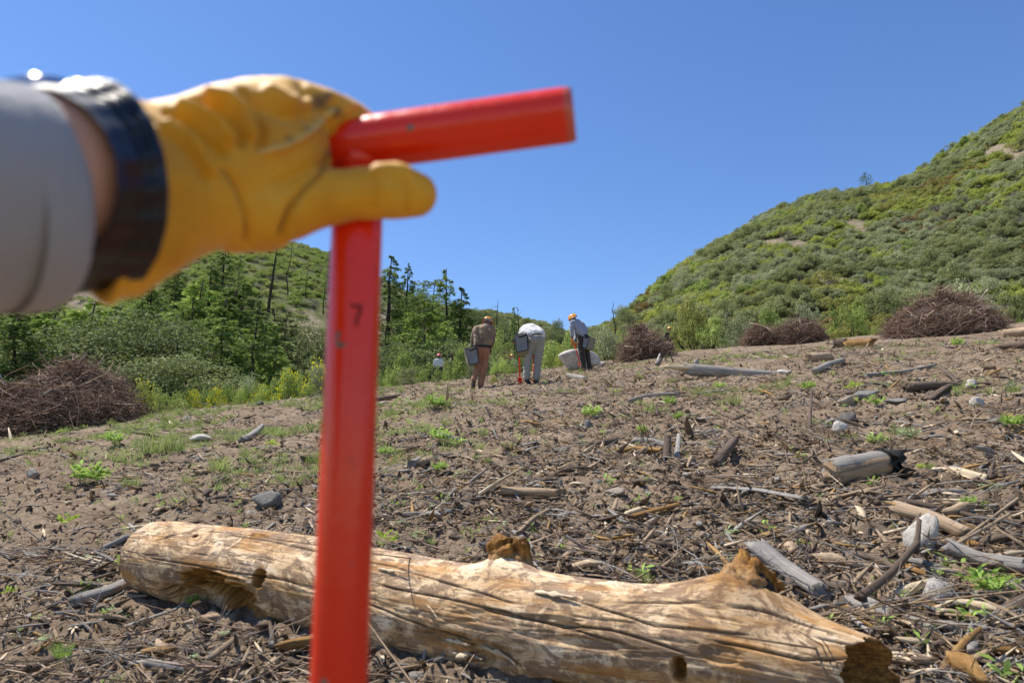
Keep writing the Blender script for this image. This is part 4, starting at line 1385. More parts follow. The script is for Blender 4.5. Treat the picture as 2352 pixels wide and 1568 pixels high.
def Zf(x0, y0, k):
    def f(zx, zy, Y, r=None):
        p = np.array(at((x0 + zx / k) * .9408, (y0 + zy / k) * .9408, Y))
        return p if r is None else (p, r)
    return f
ZA = Zf(1120, 740, 6.533)
ZB = Zf(1360, 740, 8.71)

def bag(label, corners_top, corners_bot, mat_front, mat_side, name='planting_bag', flap=True):
    """a stiff sided bag: top and bottom rectangles (4 points each, front two first), rounded bottom, dark binding"""
    t_ = [np.array(p) for p in corners_top]; b = [np.array(p) for p in corners_bot]
    base = (b[0] + b[1] + b[2] + b[3]) / 4
    root = thing(name, label, 'bag', tuple(base))
    def quad(p, q, r_, s_, n=9):
        u = np.linspace(0, 1, n)
        U, W = np.meshgrid(u, u, indexing='ij')
        V = ((1 - U)[..., None] * (1 - W)[..., None] * p + U[..., None] * (1 - W)[..., None] * q + U[..., None] * W[..., None] * r_ + (1 - U)[..., None] * W[..., None] * s_)
        nn = np.cross(q - p, s_ - p); nn /= np.linalg.norm(nn)
        V = V + nn * ((fbm(U * 2.4 + p[0] * 3, W * 2.4, 3) - .5) * .045 * (np.sin(np.pi * U) * np.sin(np.pi * W)))[..., None]
        i = np.arange(n - 1)[:, None] * n + np.arange(n - 1)[None]
        return V.reshape(-1, 3), np.stack([i, i + n, i + n + 1, i + 1], -1).reshape(-1, 4)
    V, F = quad(t_[0], t_[1], b[1], b[0]); part('front_panel', V, F, mat_front, root, True)
    a = Acc()
    for p, q, r_, s_ in ((t_[1], t_[2], b[2], b[1]), (t_[2], t_[3], b[3], b[2]), (t_[3], t_[0], b[0], b[3])):
        a.put(*quad(p, q, r_, s_))
    part('side_panel', *a.get(), mat_side, root, True)
    cc = base + np.array([0, 0, -.045])
    mid = [x * .55 + base * .45 + np.array([0, 0, -.04]) for x in b]
    V = np.array(b + mid); F = np.array([[0, 1, 5, 4], [1, 2, 6, 5], [2, 3, 7, 6], [3, 0, 4, 7], [4, 5, 6, 7]])
    part('bottom_panel', V, F, mat_side, root, False)
    for p, q in ((t_[0], b[0]), (t_[1], b[1]), (b[0], b[1]), (t_[0], t_[1])):
        V, F = tube(np.array([p, (p + q) / 2, q]), .009, 6)
        part('binding', V, F, M['webbing'], root)
    if flap:
        e = (t_[1] - t_[0])
        V, F = tube(np.array([t_[0] + e * .35 + np.array([0, -.01, -.03]), t_[0] + e * .65 + np.array([0, -.01, -.02]), t_[1] + np.array([0, -.01, .0])]), .026, 6, squash=.35)
        part('strap', V, F, M['webbing'], root)
    return root

def belt(root, ring_pts, mat, w=.026):
    p = np.array(ring_pts)
    rows = [p + np.array([0, 0, w]), p - np.array([0, 0, w])]
    n = len(p)
    V = np.concatenate(rows)
    part('belt', V, [grid_faces(2, n)], mat, root, True)

def ellipse(c, rx, ry, tilt=0.0, n=36):
    th = np.linspace(0, 2 * np.pi, n, endpoint=False)
    return np.stack([c[0] + np.cos(th) * rx, c[1] + np.sin(th) * ry, c[2] + np.cos(th) * rx * tilt], 1)

# --- worker in brown shirt
Y = 15.9
w1 = thing('person', 'worker in brown long-sleeved shirt, rust trousers and orange hard hat, walking uphill', 'person', tuple(ground_at(1098, 897)))
g0 = np.array(w1.location)
Zp = lambda a, b, c=0.0, r=None: ZA(a, b, Y + c, r)
acc = Acc()
chain_shape(acc, [Zp(432, 375, .06, .058), Zp(440, 335, .10, .060)])
chain_shape(acc, [Zp(448, 318, .10, .086), Zp(462, 300, .16, .090), Zp(470, 345, .21, .060)])
chain_shape(acc, [Zp(530, 640, .12, .040), Zp(512, 715, .22, .032)]); hand_shape(acc, Zp(506, 725, .23), (-.1, .3, -1), (-.6, .8, -.2))
chain_shape(acc, [Zp(228, 620, .14, .040), Zp(262, 700, .30, .032)]); hand_shape(acc, Zp(270, 705, .32), (.3, .5, -.8), (.6, .6, 0))
chain_shape(acc, [Zp(432, 375, .06, .05), Zp(420, 440, .03, .05), Zp(420, 440, .03, .05)])
chain_shape(acc, [Zp(420, 440, .03, .05), Zp(535, 440, .05, .04), Zp(546, 560, .08, .036), Zp(530, 640, .12, .036)])
chain_shape(acc, [Zp(420, 440, .03, .05), Zp(285, 430, .05, .04), Zp(228, 540, .08, .036), Zp(228, 620, .14, .036)])
V, F, N = fuse(acc, .008, 3); part('body', V, F, M['skin_dark'], w1, True)
clothe('shirt', [[Zp(300, 408, .04, .085), Zp(430, 385, .05, .095), Zp(520, 415, .04, .088)], [Zp(300, 430, .02, .10), Zp(320, 540, .02, .125), Zp(320, 640, .0, .125), Zp(315, 690, 0, .125)],
                 [Zp(505, 440, .02, .10), Zp(470, 540, .02, .125), Zp(440, 640, 0, .125), Zp(425, 690, 0, .120)], [Zp(400, 420, .0, .12), Zp(390, 560, -.01, .135), Zp(370, 690, -.01, .130)],
                 [Zp(275, 415, .05, .078), Zp(228, 540, .08, .062), Zp(222, 640, .16, .052)], [Zp(545, 430, .05, .078), Zp(548, 560, .08, .064), Zp(532, 660, .14, .050)]], M['shirt_brown'], w1)
clothe('trousers', [[Zp(310, 725, 0, .125), Zp(420, 725, 0, .125)], [Zp(330, 740, 0, .135), Zp(315, 860, .03, .105), Zp(300, 990, .03, .082), Zp(262, 1120, -.03, .074), Zp(244, 1210, -.07, .070)],
                    [Zp(410, 740, 0, .135), Zp(412, 860, .03, .112), Zp(405, 990, .04, .090), Zp(380, 1140, .02, .080), Zp(348, 1290, .0, .076)]], M['pants_tan'], w1)
boot(w1, Zp(228, 1322, -.10), Zp(232, 1375, .10), Zp(240, 1230, -.07), M['boot'])
boot(w1, Zp(345, 1392, -.04), Zp(372, 1385, .18), Zp(348, 1310, .0), M['boot'])
hard_hat(w1, Zp(462, 300, .15), .122, (.10, .42, .9), (.15, .9, -.4), M['hat_orange'])
belt(w1, ellipse(Zp(368, 700, 0), .232, .150, -.03), M['webbing'])
bag('grey and beige planting bag on the left hip of the brown-shirted worker', [Zp(108, 742, -.16), Zp(285, 706, -.20), Zp(250, 690, .10), Zp(70, 722, .12)], [Zp(172, 984, -.16), Zp(322, 950, -.20), Zp(300, 960, .06), Zp(120, 965, .08)], M['vinyl'], M['canvas'])

# --- worker in white shirt, bent double
Y = 15.4
w2 = thing('person', 'worker in white shirt and khaki trousers bent double over a red tool, head hidden', 'person', tuple(ground_at(1222, 902)))
acc = Acc()
chain_shape(acc, [Zp(1110, 480, .62, .060), Zp(1100, 530, .72, .062)]); chain_shape(acc, [Zp(1098, 560, .78, .088), Zp(1100, 600, .82, .085)])
chain_shape(acc, [Zp(1150, 690, .62, .040), Zp(1186, 780, .50, .032)]); hand_shape(acc, Zp(1186, 785, .49), (.0, -.3, -1), (-.3, -.8, 0))
chain_shape(acc, [Zp(1215, 690, .62, .040), Zp(1196, 770, .50, .032)]); hand_shape(acc, Zp(1196, 775, .49), (.0, -.3, -1), (.3, -.8, 0))
chain_shape(acc, [Zp(1110, 480, .62, .05), Zp(1110, 470, .50, .05)])
chain_shape(acc, [Zp(1110, 470, .50, .05), Zp(1050, 490, .51, .04), Zp(1062, 590, .62, .036), Zp(1150, 690, .62, .036)])
chain_shape(acc, [Zp(1110, 470, .50, .05), Zp(1185, 495, .51, .04), Zp(1232, 590, .62, .036), Zp(1215, 690, .62, .036)])
V, F, N = fuse(acc, .008, 3); part('body', V, F, M['skin'], w2, True)
clothe('shirt', [[Zp(1160, 505, .0, .14), Zp(1110, 455, .12, .15), Zp(1070, 440, .30, .145), Zp(1030, 470, .48, .12)], [Zp(1285, 500, .0, .14), Zp(1225, 450, .12, .15), Zp(1180, 440, .30, .145), Zp(1180, 475, .48, .12)],
                 [Zp(1220, 500, -.02, .14), Zp(1160, 420, .15, .15), Zp(1125, 415, .32, .14), Zp(1110, 470, .52, .12)],
                 [Zp(1040, 480, .50, .085), Zp(1060, 590, .62, .065), Zp(1120, 680, .64, .052)], [Zp(1190, 490, .50, .085), Zp(1235, 590, .62, .065), Zp(1215, 680, .64, .052)]], M['shirt_white'], w2, wrinkle=.012)
clothe('trousers', [[Zp(1165, 560, 0, .135), Zp(1275, 560, 0, .135)], [Zp(1175, 600, -.03, .135), Zp(1265, 600, -.03, .135)], [Zp(1160, 620, 0, .132), Zp(1120, 760, .02, .112), Zp(1095, 920, .03, .096), Zp(1088, 1060, .0, .088), Zp(1082, 1180, -.02, .082)],
                    [Zp(1285, 620, 0, .132), Zp(1275, 760, .02, .112), Zp(1262, 920, .03, .096), Zp(1248, 1060, .02, .088), Zp(1240, 1190, .0, .082)]], M['pants_grey'], w2)
boot(w2, Zp(1118, 1280, -.06), Zp(1098, 1415, .04), Zp(1085, 1215, -.02), M['boot_black'])
boot(w2, Zp(1238, 1300, -.02), Zp(1240, 1355, .20), Zp(1240, 1215, .0), M['boot_black'])
hard_hat(w2, Zp(1100, 600, .82), .112, (0, .5, -.85), (0, -.8, -.5), M['hat_orange'])
belt(w2, ellipse(Zp(1200, 462, .12), .222, .185, .14), M['webbing'], .028)
belt(w2, ellipse(Zp(1235, 515, .0), .190, .160, .05), M['webbing'], .014)
bag('large grey and beige planting bag on the hip of the white-shirted worker', [Zp(888, 520, -.14), Zp(1088, 498, -.20), Zp(1080, 480, .12), Zp(905, 490, .14)], [Zp(922, 782, -.14), Zp(1106, 742, -.20), Zp(1070, 860, .08), Zp(960, 862, .08)], M['vinyl'], M['canvas'])
def red_bar(label, p0, p1, step, handle=None, blade=.05, name='planting_bar'):
    p0 = np.array(p0); p1 = np.array(p1)
    root = thing(name, label, 'planting tool', tuple(p1))
    zero = lambda V: {'worn': ('POINT', 'FLOAT', np.zeros(len(V)))}
    V, F = tube(np.array([p0 + (p1 - p0) * f for f in (0, .5, 1)]), .017, 10); part('shaft', V, F, M['red'], root, True, zero(V))
    d = (p1 - p0) / np.linalg.norm(p1 - p0)
    if handle is not None:
        V, F = tube(np.array([p0 - np.array(handle), p0, p0 + np.array(handle)]), .017, 10); part('crossbar', V, F, M['red'], root, True, zero(V))
    q = p0 + (p1 - p0) * step
    V = np.array([[sx * .085, sy * .016, sz * .010] for sz in (1, -1) for sx in (-1, 1) for sy in (-1, 1)]) + q
    part('foot_step', V, BOXF, M['red'], root, False, zero(V))
    V = np.array([[sx * w, sy * k, 0] for z, w, k in ((0, blade, .012), (1, blade * .9, .004)) for sx in (-1, 1) for sy in (-1, 1)])
    V[:4] += q; V[4:] += p1 + d * .12
    part('blade', V, BOXF, M['red'], root, False, zero(V))
    return root
red_bar('red planting bar stuck upright in the ground left of the white-shirted worker', ZA(968, 640, 15.62), ZA(974, 1262, 15.62), .90, (.11, .02, .01))
red_bar('red planting bar between the boots of the bent white-shirted worker', ZA(1190, 800, 15.82), ZA(1200, 1400, 15.40), .93, (.11, 0, 0), .085)

# --- worker in grey-blue shirt
Y = 20.6
w3 = thing('person', 'worker in grey-blue shirt and dark trousers stooping beside the pale boulder', 'person', tuple(ground_at(1348, 853)))
Zp = lambda a, b, c=0.0, r=None: ZB(a, b, Y + c, r)
acc = Acc()
chain_shape(acc, [Zp(375, 372, .0, .060), Zp(345, 340, .0, .060)]); chain_shape(acc, [Zp(340, 335, 0, .086), Zp(325, 330, 0, .088), Zp(300, 372, .0, .062)])
chain_shape(acc, [Zp(315, 700, -.14, .042), Zp(322, 770, -.14, .034)])
chain_shape(acc, [Zp(375, 372, .0, .05), Zp(400, 430, 0, .05), Zp(330, 430, -.12, .04), Zp(313, 540, -.155, .038), Zp(315, 700, -.14, .038)])
V, F, N = fuse(acc, .008, 3); part('body', V, F, M['skin_dark'], w3, True)
acc = Acc(); hand_shape(acc, Zp(322, 790, -.14), (.1, 0, -1), (.9, .1, -.2), .038); chain_shape(acc, [(Zp(322, 760, -.14), .040), (Zp(322, 800, -.14), .040)])
V, F, N = fuse(acc, .007, 2); part('glove', V, F, M['orange_glove'], w3, True)
clothe('shirt', [[Zp(345, 410, -.10, .10), Zp(430, 500, -.08, .125), Zp(500, 600, -.08, .13), Zp(545, 665, -.08, .125)], [Zp(400, 400, .10, .10), Zp(470, 480, .10, .125), Zp(540, 590, .08, .13), Zp(580, 665, .06, .125)], [Zp(430, 405, 0, .10), Zp(510, 460, 0, .125), Zp(570, 580, 0, .13)],
                 [Zp(325, 415, -.13, .088), Zp(312, 540, -.16, .070), Zp(316, 700, -.14, .052)], [Zp(380, 420, .16, .088), Zp(400, 560, .20, .070), Zp(400, 720, .16, .055), Zp(350, 820, .06, .045)]], M['shirt_blue'], w3)
clothe('trousers', [[Zp(510, 720, -.06, .12), Zp(600, 720, .04, .12)], [Zp(510, 740, -.07, .125), Zp(505, 900, -.07, .108), Zp(530, 1080, -.06, .095), Zp(555, 1250, -.05, .092), Zp(560, 1390, -.05, .095)],
                    [Zp(590, 740, .07, .125), Zp(610, 900, .08, .108), Zp(640, 1080, .08, .092), Zp(665, 1250, .07, .085), Zp(690, 1380, .06, .088)]], M['pants_dark'], w3)
boot(w3, Zp(570, 1430, -.06), Zp(490, 1432, -.08), Zp(560, 1390, -.05), M['boot_black'])
boot(w3, Zp(700, 1412, .06), Zp(640, 1414, .04), Zp(690, 1370, .06), M['boot_black'])
hard_hat(w3, Zp(335, 312, 0), .122, (-.45, .0, .9), (-.9, .1, -.45), M['hat_orange'])
belt(w3, ellipse(Zp(555, 700, 0), .17, .19, -.06), M['webbing'])
bag('beige planting bag behind the grey-blue shirted worker', [Zp(555, 735, -.20), Zp(690, 700, -.26), Zp(835, 760, .0), Zp(700, 740, .12)], [Zp(540, 940, -.20), Zp(630, 955, -.26), Zp(770, 1000, .0), Zp(650, 960, .10)], M['vinyl'], M['canvas'])
red_bar('red tool handle held low by the worker beside the boulder', ZB(372, 872, 20.5), ZB(500, 1330, 20.7), .93, (.10, .0, .005), .05)

# --- three more workers farther back, seen above the scrub
def far_worker(label, px, py_hat, Y, hat, shirt, skin, face=(0, 1, 0)):
    hd = np.array(at(px, py_hat, Y))
    b = hd - np.array([0, 0, 1.66]); 
    root = thing('person', label, 'person', tuple(b))
    q = lambda x, y, z, r: (b + np.array([x, y, z]), r)
    acc = Acc(); chain_shape(acc, [q(0, .02, 1.40, .055), q(0, .03, 1.48, .06)]); chain_shape(acc, [q(0, .04, 1.54, .085), q(0, .05, 1.60, .088), q(0, .09, 1.50, .06)])
    for s_ in (-1, 1):
        chain_shape(acc, [q(0, .02, 1.40, .05), q(0, 0, 1.3, .05), q(s_ * .2, 0, 1.32, .04), q(s_ * .265, .04, 1.09, .036), q(s_ * .235, .18, 1.0, .036), q(s_ * .20, .30, .95, .032)]); hand_shape(acc, b + np.array([s_ * .19, .32, .94]), (-.2 * s_, 1, -.3), (-s_, 0, -.3))
    V, F, N = fuse(acc, .010, 3); part('body', V, F, skin, root, True)
    clothe('shirt', [[q(-.14, 0, 1.34, .09), q(.14, 0, 1.34, .09)], [q(-.10, 0, 1.26, .11), q(-.08, 0, .98, .12)], [q(.10, 0, 1.26, .11), q(.08, 0, .98, .12)], [q(-.20, 0, 1.33, .075), q(-.27, .04, 1.08, .06), q(-.23, .2, .99, .05)], [q(.20, 0, 1.33, .075), q(.27, .04, 1.08, .06), q(.23, .2, .99, .05)]], shirt, root, .016)
    clothe('trousers', [[q(-.08, 0, .92, .125), q(.08, 0, .92, .125)], [q(-.09, 0, .9, .12), q(-.1, .03, .5, .085), q(-.11, -.02, .12, .07)], [q(.09, 0, .9, .12), q(.1, .05, .5, .085), q(.11, .06, .12, .07)]], M['pants_dark'], root, .016)
    for s_ in (-1, 1):
        boot(root, b + np.array([s_ * .11, 0, .06]), b + np.array([s_ * .11, .19, .05]), b + np.array([s_ * .11, 0, .14]), M['boot'])
    hard_hat(root, b + np.array([0, .04, 1.60]), .115, (0, .2, 1), face, hat)
far_worker('distant worker in white shirt and pink hard hat standing in the scrub', 1008, 814, 38.0, M['hat_pink'], M['shirt_white'], M['skin_dark'], (-1, .3, 0))
far_worker('distant worker in yellow hard hat and pale shirt between the two nearest workers', 1176, 815, 37.0, M['hat_yellow'], M['shirt_white'], M['skin'])
far_worker('distant worker in yellow hard hat half hidden beside a brush pile', 1538, 752, 36.0, M['hat_yellow'], M['pants_dark'], M['skin'])
# ------------------------------------------------------------------ trees, shrubs and scrub
rng = random.Random(11)
SGN = 'conifers and oaks of the gully stand'
CON = {}
def tree_kind(key, data, lmat, smat):
    CON[key] = [data, lmat, smat, None, data[0][0][:, 2].max()]
tree_kind('fir', conifer_data(1, 10, 2.4, .10, 1.0, .30, .80, .36), M['leaf_conifer'], M['bark_dark'])
tree_kind('fir_dense', conifer_data(2, 10, 3.0, .05, 1.25, .28, .65, .40), M['leaf_conifer'], M['bark_dark'])
tree_kind('fir_bright', conifer_data(3, 10, 3.3, .04, 1.15, .22, .60, .42), M['leaf_bright'], M['bark'])
tree_kind('fir_sparse', conifer_data(4, 10, 2.2, .20, .85, .34, .80, .36, .14), M['leaf_conifer'], M['bark_dark'])
tree_kind('fir_spire', conifer_data(5, 10, 2.0, .10, 1.0, .36, .90, .34, .10), M['leaf_conifer'], M['bark_dark'])
tree_kind('fir_flat', conifer_data(6, 10, 3.0, .45, .8, .10, .38, .36, .15, .05), M['leaf_conifer'], M['bark_dark'])
tree_kind('pine_young', conifer_data(7, 10, 2.2, .06, .75, -.05, .75, .40, .1), M['leaf_oak'], M['bark'])
tree_kind('pine_thin', conifer_data(8, 10, .9, .30, .6, .1, .6, .34, .3), M['leaf_bright'], M['bark_dark'])
tree_kind('oak', oak_data(9, 6, 3.2), M['leaf_oak'], M['bark'])
tree_kind('oak_grey', oak_data(10, 6, 3.0, 62, 300, .085), M['leaf_oak'], M['bark'])
tree_kind('oak_green', oak_data(11, 6, 3.2, 60, 240, .10), M['leaf_green'], M['bark'])

def tree(name, label, key, px, Y, top, group=None, wide=1.0, sink=.0):
    """a tree rooted in the terrain at distance Y whose tip stands at picture height top"""
    b = stand(px, Y); b.z -= sink
    h = rise(px, top, Y, b)
    data, lm, sm_, proto, hh = CON[key]
    s_ = h / hh
    if group == SGN: wide *= 1.55
    sc = (s_ * wide, s_ * wide, s_)
    rz = rng.uniform(0, 6.28)
    if proto is None:
        o = plant(name, label, 'tree', b, data[0], data[1], lm, sm_, ('crown', 'trunk'), group, sc, rz)
        CON[key][3] = o
    else:
        o = plant_copy(proto, label, b, sc, rz, None)
        o.name = name
        if group: o['group'] = group
        elif 'group' in o: del o['group']
    return o

# skyline conifers right of the pole
tree('conifer_tree', 'tall thin conifer standing highest against the sky left of the brown-shirted worker', 'fir_sparse', 1017, 52, 620, wide=1.25)
tree('conifer_tree', 'ragged conifer just right of the tallest skyline conifer', 'fir', 1052, 52, 658, wide=1.35)
tree('conifer_tree', 'flat-topped conifer left of the tallest skyline conifer', 'fir_flat', 976, 58, 643, wide=1.25)
tree('conifer_tree', 'pointed conifer near the red pole, second from it on the skyline', 'fir_spire', 930, 62, 604, wide=1.35)
tree('conifer_tree', 'dark conifer half hidden right behind the red pole', 'fir', 886, 60, 586, wide=1.5)
tree('conifer_tree', 'bright green young fir below the skyline conifers', 'fir_bright', 965, 44, 688, wide=1.35)
tree('conifer_tree', 'small bright green fir in front of the skyline conifers', 'fir_bright', 1020, 46, 735)
tree('conifer_tree', 'slim conifer with clipped top behind the white-shirted worker', 'fir_sparse', 1180, 46, 706, wide=.7)
tree('conifer_tree', 'dark round-topped tree on the ridge above the white-shirted worker', 'oak', 1118, 90, 708)
tree('oak_tree', 'dark oak below the bright green fir left of the workers', 'oak', 930, 42, 775)
tree('oak_tree', 'dark oak at the foot of the tall skyline conifer', 'oak', 1000, 44, 768)
tree('oak_tree', 'dark bushy oak beside the brown-shirted worker', 'oak', 1060, 42, 772)
tree('conifer_tree', 'lone small tree standing on the ridge between the two right workers', 'oak', 1280, 80, 728, wide=.55)
tree('oak_tree', 'small dark tree at the left foot of the right hill', 'oak', 1432, 62, 698, wide=.8)
tree('conifer_tree', 'lone wind-bent conifer on the skyline of the right hill', 'fir_flat', 1992, 92, 398, wide=1.2)
tree('conifer_tree', 'dark conifer on the left hill skyline just left of the red pole', 'fir_dense', 756, 84, 572)
tree('conifer_tree', 'slim young pine on the green slope left of the red pole', 'pine_thin', 702, 76, 618)
tree('conifer_tree', 'thin young pine next to the red pole on the green slope', 'pine_thin', 742, 72, 640)
tree('conifer_tree', 'dark conifer on the slope under the glove', 'fir', 500, 62, 564, wide=1.4)
tree('conifer_tree', 'small open conifer right of the dark conifer under the glove', 'fir_sparse', 540, 66, 590)
# the stand in the gully, left
SG = 'conifers and oaks of the gully stand'
tree('conifer_tree', 'broad bright green conifer at the left edge behind the big brush pile', 'fir_bright', 60, 31, 712, wide=1.45)
tree('conifer_tree', 'broad bright green conifer with layered limbs behind the top of the big brush pile', 'fir_bright', 160, 34, 690, wide=1.45)
tree('conifer_tree', 'dark conifer low at the far left edge of the stand', 'fir_dense', -40, 28, 716, wide=1.45)
tree('oak_tree', 'grey-green oak directly behind the top of the big brush pile', 'oak_grey', 262, 32, 735, wide=1.45)
tree('oak_tree', 'large rounded grey-green oak in the middle of the stand', 'oak_grey', 362, 34, 716, wide=1.45)
tree('oak_tree', 'dark oak in front of the rounded grey-green oak', 'oak', 345, 29, 792, wide=1.45)
tree('conifer_tree', 'tall bright conifer in the middle of the stand below the glove cuff', 'fir_bright', 440, 48, 640, wide=1.45)
tree('conifer_tree', 'dark dense conifer in the centre of the stand', 'fir_dense', 470, 31, 730, wide=1.45)
tree('conifer_tree', 'dark conifer with bare leaning trunk at the right of the stand', 'fir', 560, 30, 722, wide=1.45)
tree('conifer_tree', 'arching young conifer right of the bare leaning trunk', 'fir_bright', 618, 31, 795, wide=1.45)
tree('conifer_tree', 'young grey-green pine beside the sandy bank', 'pine_young', 665, 36, 768)
tree('conifer_tree', 'small young pine on the sandy bank next to the red pole', 'pine_young', 712, 38, 782)
fill = [(20, 40, 705, 'fir_dense'), (105, 42, 712, 'fir_bright'), (195, 45, 715, 'fir'), (235, 44, 700, 'fir_bright'), (300, 46, 690, 'fir'), (330, 50, 660, 'fir_dense'), (385, 52, 650, 'fir_dense'), (415, 44, 680, 'fir_bright'),
        (500, 42, 668, 'fir_dense'), (530, 44, 690, 'fir'), (475, 40, 690, 'fir_dense'), (575, 46, 690, 'pine_young'), (610, 44, 705, 'pine_young'), (640, 46, 712, 'pine_young'), (590, 40, 735, 'fir_dense'), (410, 38, 742, 'fir_bright'),
        (300, 38, 735, 'fir_dense'), (210, 36, 742, 'fir_bright'), (120, 35, 770, 'fir_dense'), (40, 34, 780, 'fir_dense'), (-30, 36, 700, 'fir_bright'), (520, 35, 750, 'fir_bright'), (430, 30, 800, 'fir_bright'), (380, 28, 812, 'oak_grey'), (660, 52, 728, 'oak'), (540, 54, 640, 'fir_dense'), (470, 58, 606, 'fir_dense'), (330, 60, 640, 'fir'), (400, 62, 620, 'fir_dense'), (260, 58, 690, 'oak_green'), (-90, 30, 720, 'fir_dense'), (-60, 44, 680, 'fir')]
for px_, Y_, top_, k_ in fill:
    lab = {'fir': 'dark conifer', 'fir_dense': 'dense dark conifer', 'fir_bright': 'bright green conifer', 'oak': 'dark rounded oak', 'oak_grey': 'grey-green oak', 'oak_green': 'leafy green oak', 'pine_young': 'young pine'}[k_]
    row = 'in front of the stand' if Y_ < 36 else 'in the middle of the stand' if Y_ < 48 else 'at the back of the stand'
    spot = next(s for m, s in ((0, 'beyond the left edge'), (75, 'at the far left'), (150, 'left of the big brush pile top'), (230, 'behind the big brush pile'), (320, 'right of the big brush pile'), (400, 'under the black watch'), (450, 'under the glove cuff'), (505, 'under the glove palm'), (560, 'near the leaning dead trunk'), (625, 'below the leaning dead trunk'), (999, 'by the sandy bank')) if px_ < m)
    lab = '%s %s, %s' % (lab, row, spot)
    tree('oak_tree' if 'oak' in k_ else 'conifer_tree', lab, k_, px_, Y_, top_, SG)
RG = 'trees along the middle ridge'
for px_, Y_, top_, k_, w_ in ((950, 75, 668, 'oak', 1), (1000, 78, 690, 'fir', 1), (1085, 84, 704, 'oak', .9), (1140, 84, 716, 'oak', .9), (1165, 70, 735, 'oak', 1), (1210, 88, 728, 'oak', .8), (1240, 92, 738, 'fir', 1), (1100, 60, 738, 'oak', 1.1), (1135, 52, 752, 'oak_green', 1), (1235, 56, 762, 'oak', 1), (1320, 60, 762, 'oak_grey', 1), (1270, 70, 752, 'oak', 1), (1360, 90, 756, 'oak', 1), (820, 70, 612, 'fir_dense', 1), (1210, 48, 782, 'oak_green', 1)):
    spot = next(s for m, s in ((880, 'by the red pole'), (1030, 'below the skyline conifers'), (1095, 'left of the brown-shirted worker'), (1150, 'above the brown-shirted worker'), (1215, 'above the white-shirted worker'), (1290, 'between the two right workers'), (9999, 'behind the stooping worker')) if px_ < m)
    tree('oak_tree' if 'oak' in k_ else 'conifer_tree', '%s %s on the low ridge %s' % ('green' if k_ == 'oak_green' else 'grey-green' if k_ == 'oak_grey' else 'dark', ('rounded tree' if 'oak' in k_ else 'small conifer') + (' high' if Y_ > 80 else ' low' if Y_ < 58 else ''), spot), k_, px_, Y_, top_, RG, w_)

# standing dead trees
def snag(label, px, Y, top, lean=0.0, seed=1, n=22, blen=1.0, r=.018, base_px=None):
    b = stand(base_px or px, Y)
    h = rise(px, top, Y, b)
    V, F = snag_data(seed, h, n, lean, blen, r)
    root = thing('dead_tree', label, 'dead tree', b)
    add('trunk', npmesh('trunk', V, F, M['bark_dark'], True, {'var': ('POINT', 'FLOAT', np.full(len(V), .4))}), root)
    return root
snag('dead bare trunk leaning right on the green slope left of the red pole', 633, 62, 548, .10, 3, 8, .8, .020, 606)
snag('twisted dead branch standing over the brown-shirted worker', 1133, 60, 690, .06, 4, 16, 1.6, .012)
snag('dead bare tree with drooping limbs above the white-shirted worker', 1188, 58, 706, 0, 5, 14, 2.6, .012)
snag('thin dead trunk at the left foot of the right hill', 1416, 56, 690, -.12, 6, 8, .5, .014, 1424)
snag('thin dead trunk near the lone conifer on the right hill', 2038, 86, 440, 0, 7, 8, .5, .012)
snag('bare grey snag beside the dark conifer under the glove', 660, 74, 555, 0, 8, 30, 1.2, .010)

# shrubs: shapes shared by many plants
SH = {}
def shrub_kind(key, mat, seed, **kw):
    l, st = shrub_data(seed, **kw)
    SH[key] = (l, st, M[mat], tree_mesh('shrub_' + key, l, st, M[mat], M['bark']), l[0][:, 2].max(), None)
shrub_kind('green', 'leaf_green', 21, clumps=30, per=80, size=.085)
shrub_kind('green2', 'leaf_green', 22, clumps=22, per=90, size=.075, h=.9)
shrub_kind('grey', 'leaf_grey', 23, clumps=28, per=85, size=.075)
shrub_kind('grey2', 'leaf_grey', 24, clumps=24, per=80, size=.08, h=.85)
shrub_kind('olive', 'leaf_olive', 25, clumps=26, per=85, size=.075, h=1.0)
shrub_kind('oak', 'leaf_scrub', 26, clumps=30, per=90, size=.075)
shrub_kind('rust', 'leaf_rust', 27, clumps=20, per=70, size=.075, h=.8)
shrub_kind('dead', 'leaf_dead', 28, clumps=20, per=60, size=.10, h=.9, aspect=.10, stems=16)
shrub_kind('yellow', 'leaf_yellow', 29, clumps=24, per=80, size=.075, h=.95)
shrub_kind('broom', 'leaf_bright', 30, clumps=34, per=110, size=.12, aspect=.12, h=1.3)
SHP = {}
def shrub(label, key, px, Y, top, width, group=None, name='shrub'):
    b = stand(px, Y); b.z -= .05
    h = max(.3, rise(px, top, Y, b)); w = width * scale_at(b) * .5
    l, st, lm, me, hh, _ = SH[key]
    sc = (w * 1.05, w * 1.05, h / hh); rz = rng.uniform(0, 6.28)
    if key not in SHP:
        SHP[key] = plant(name, label, 'shrub', b, l, st, lm, M['bark'], ('foliage', 'stem'), group, sc, rz)
        o = SHP[key]
    else:
        o = plant_copy(SHP[key], label, b, sc, rz); o.name = name
        if group: o['group'] = group
        elif 'group' in o: del o['group']
    return o
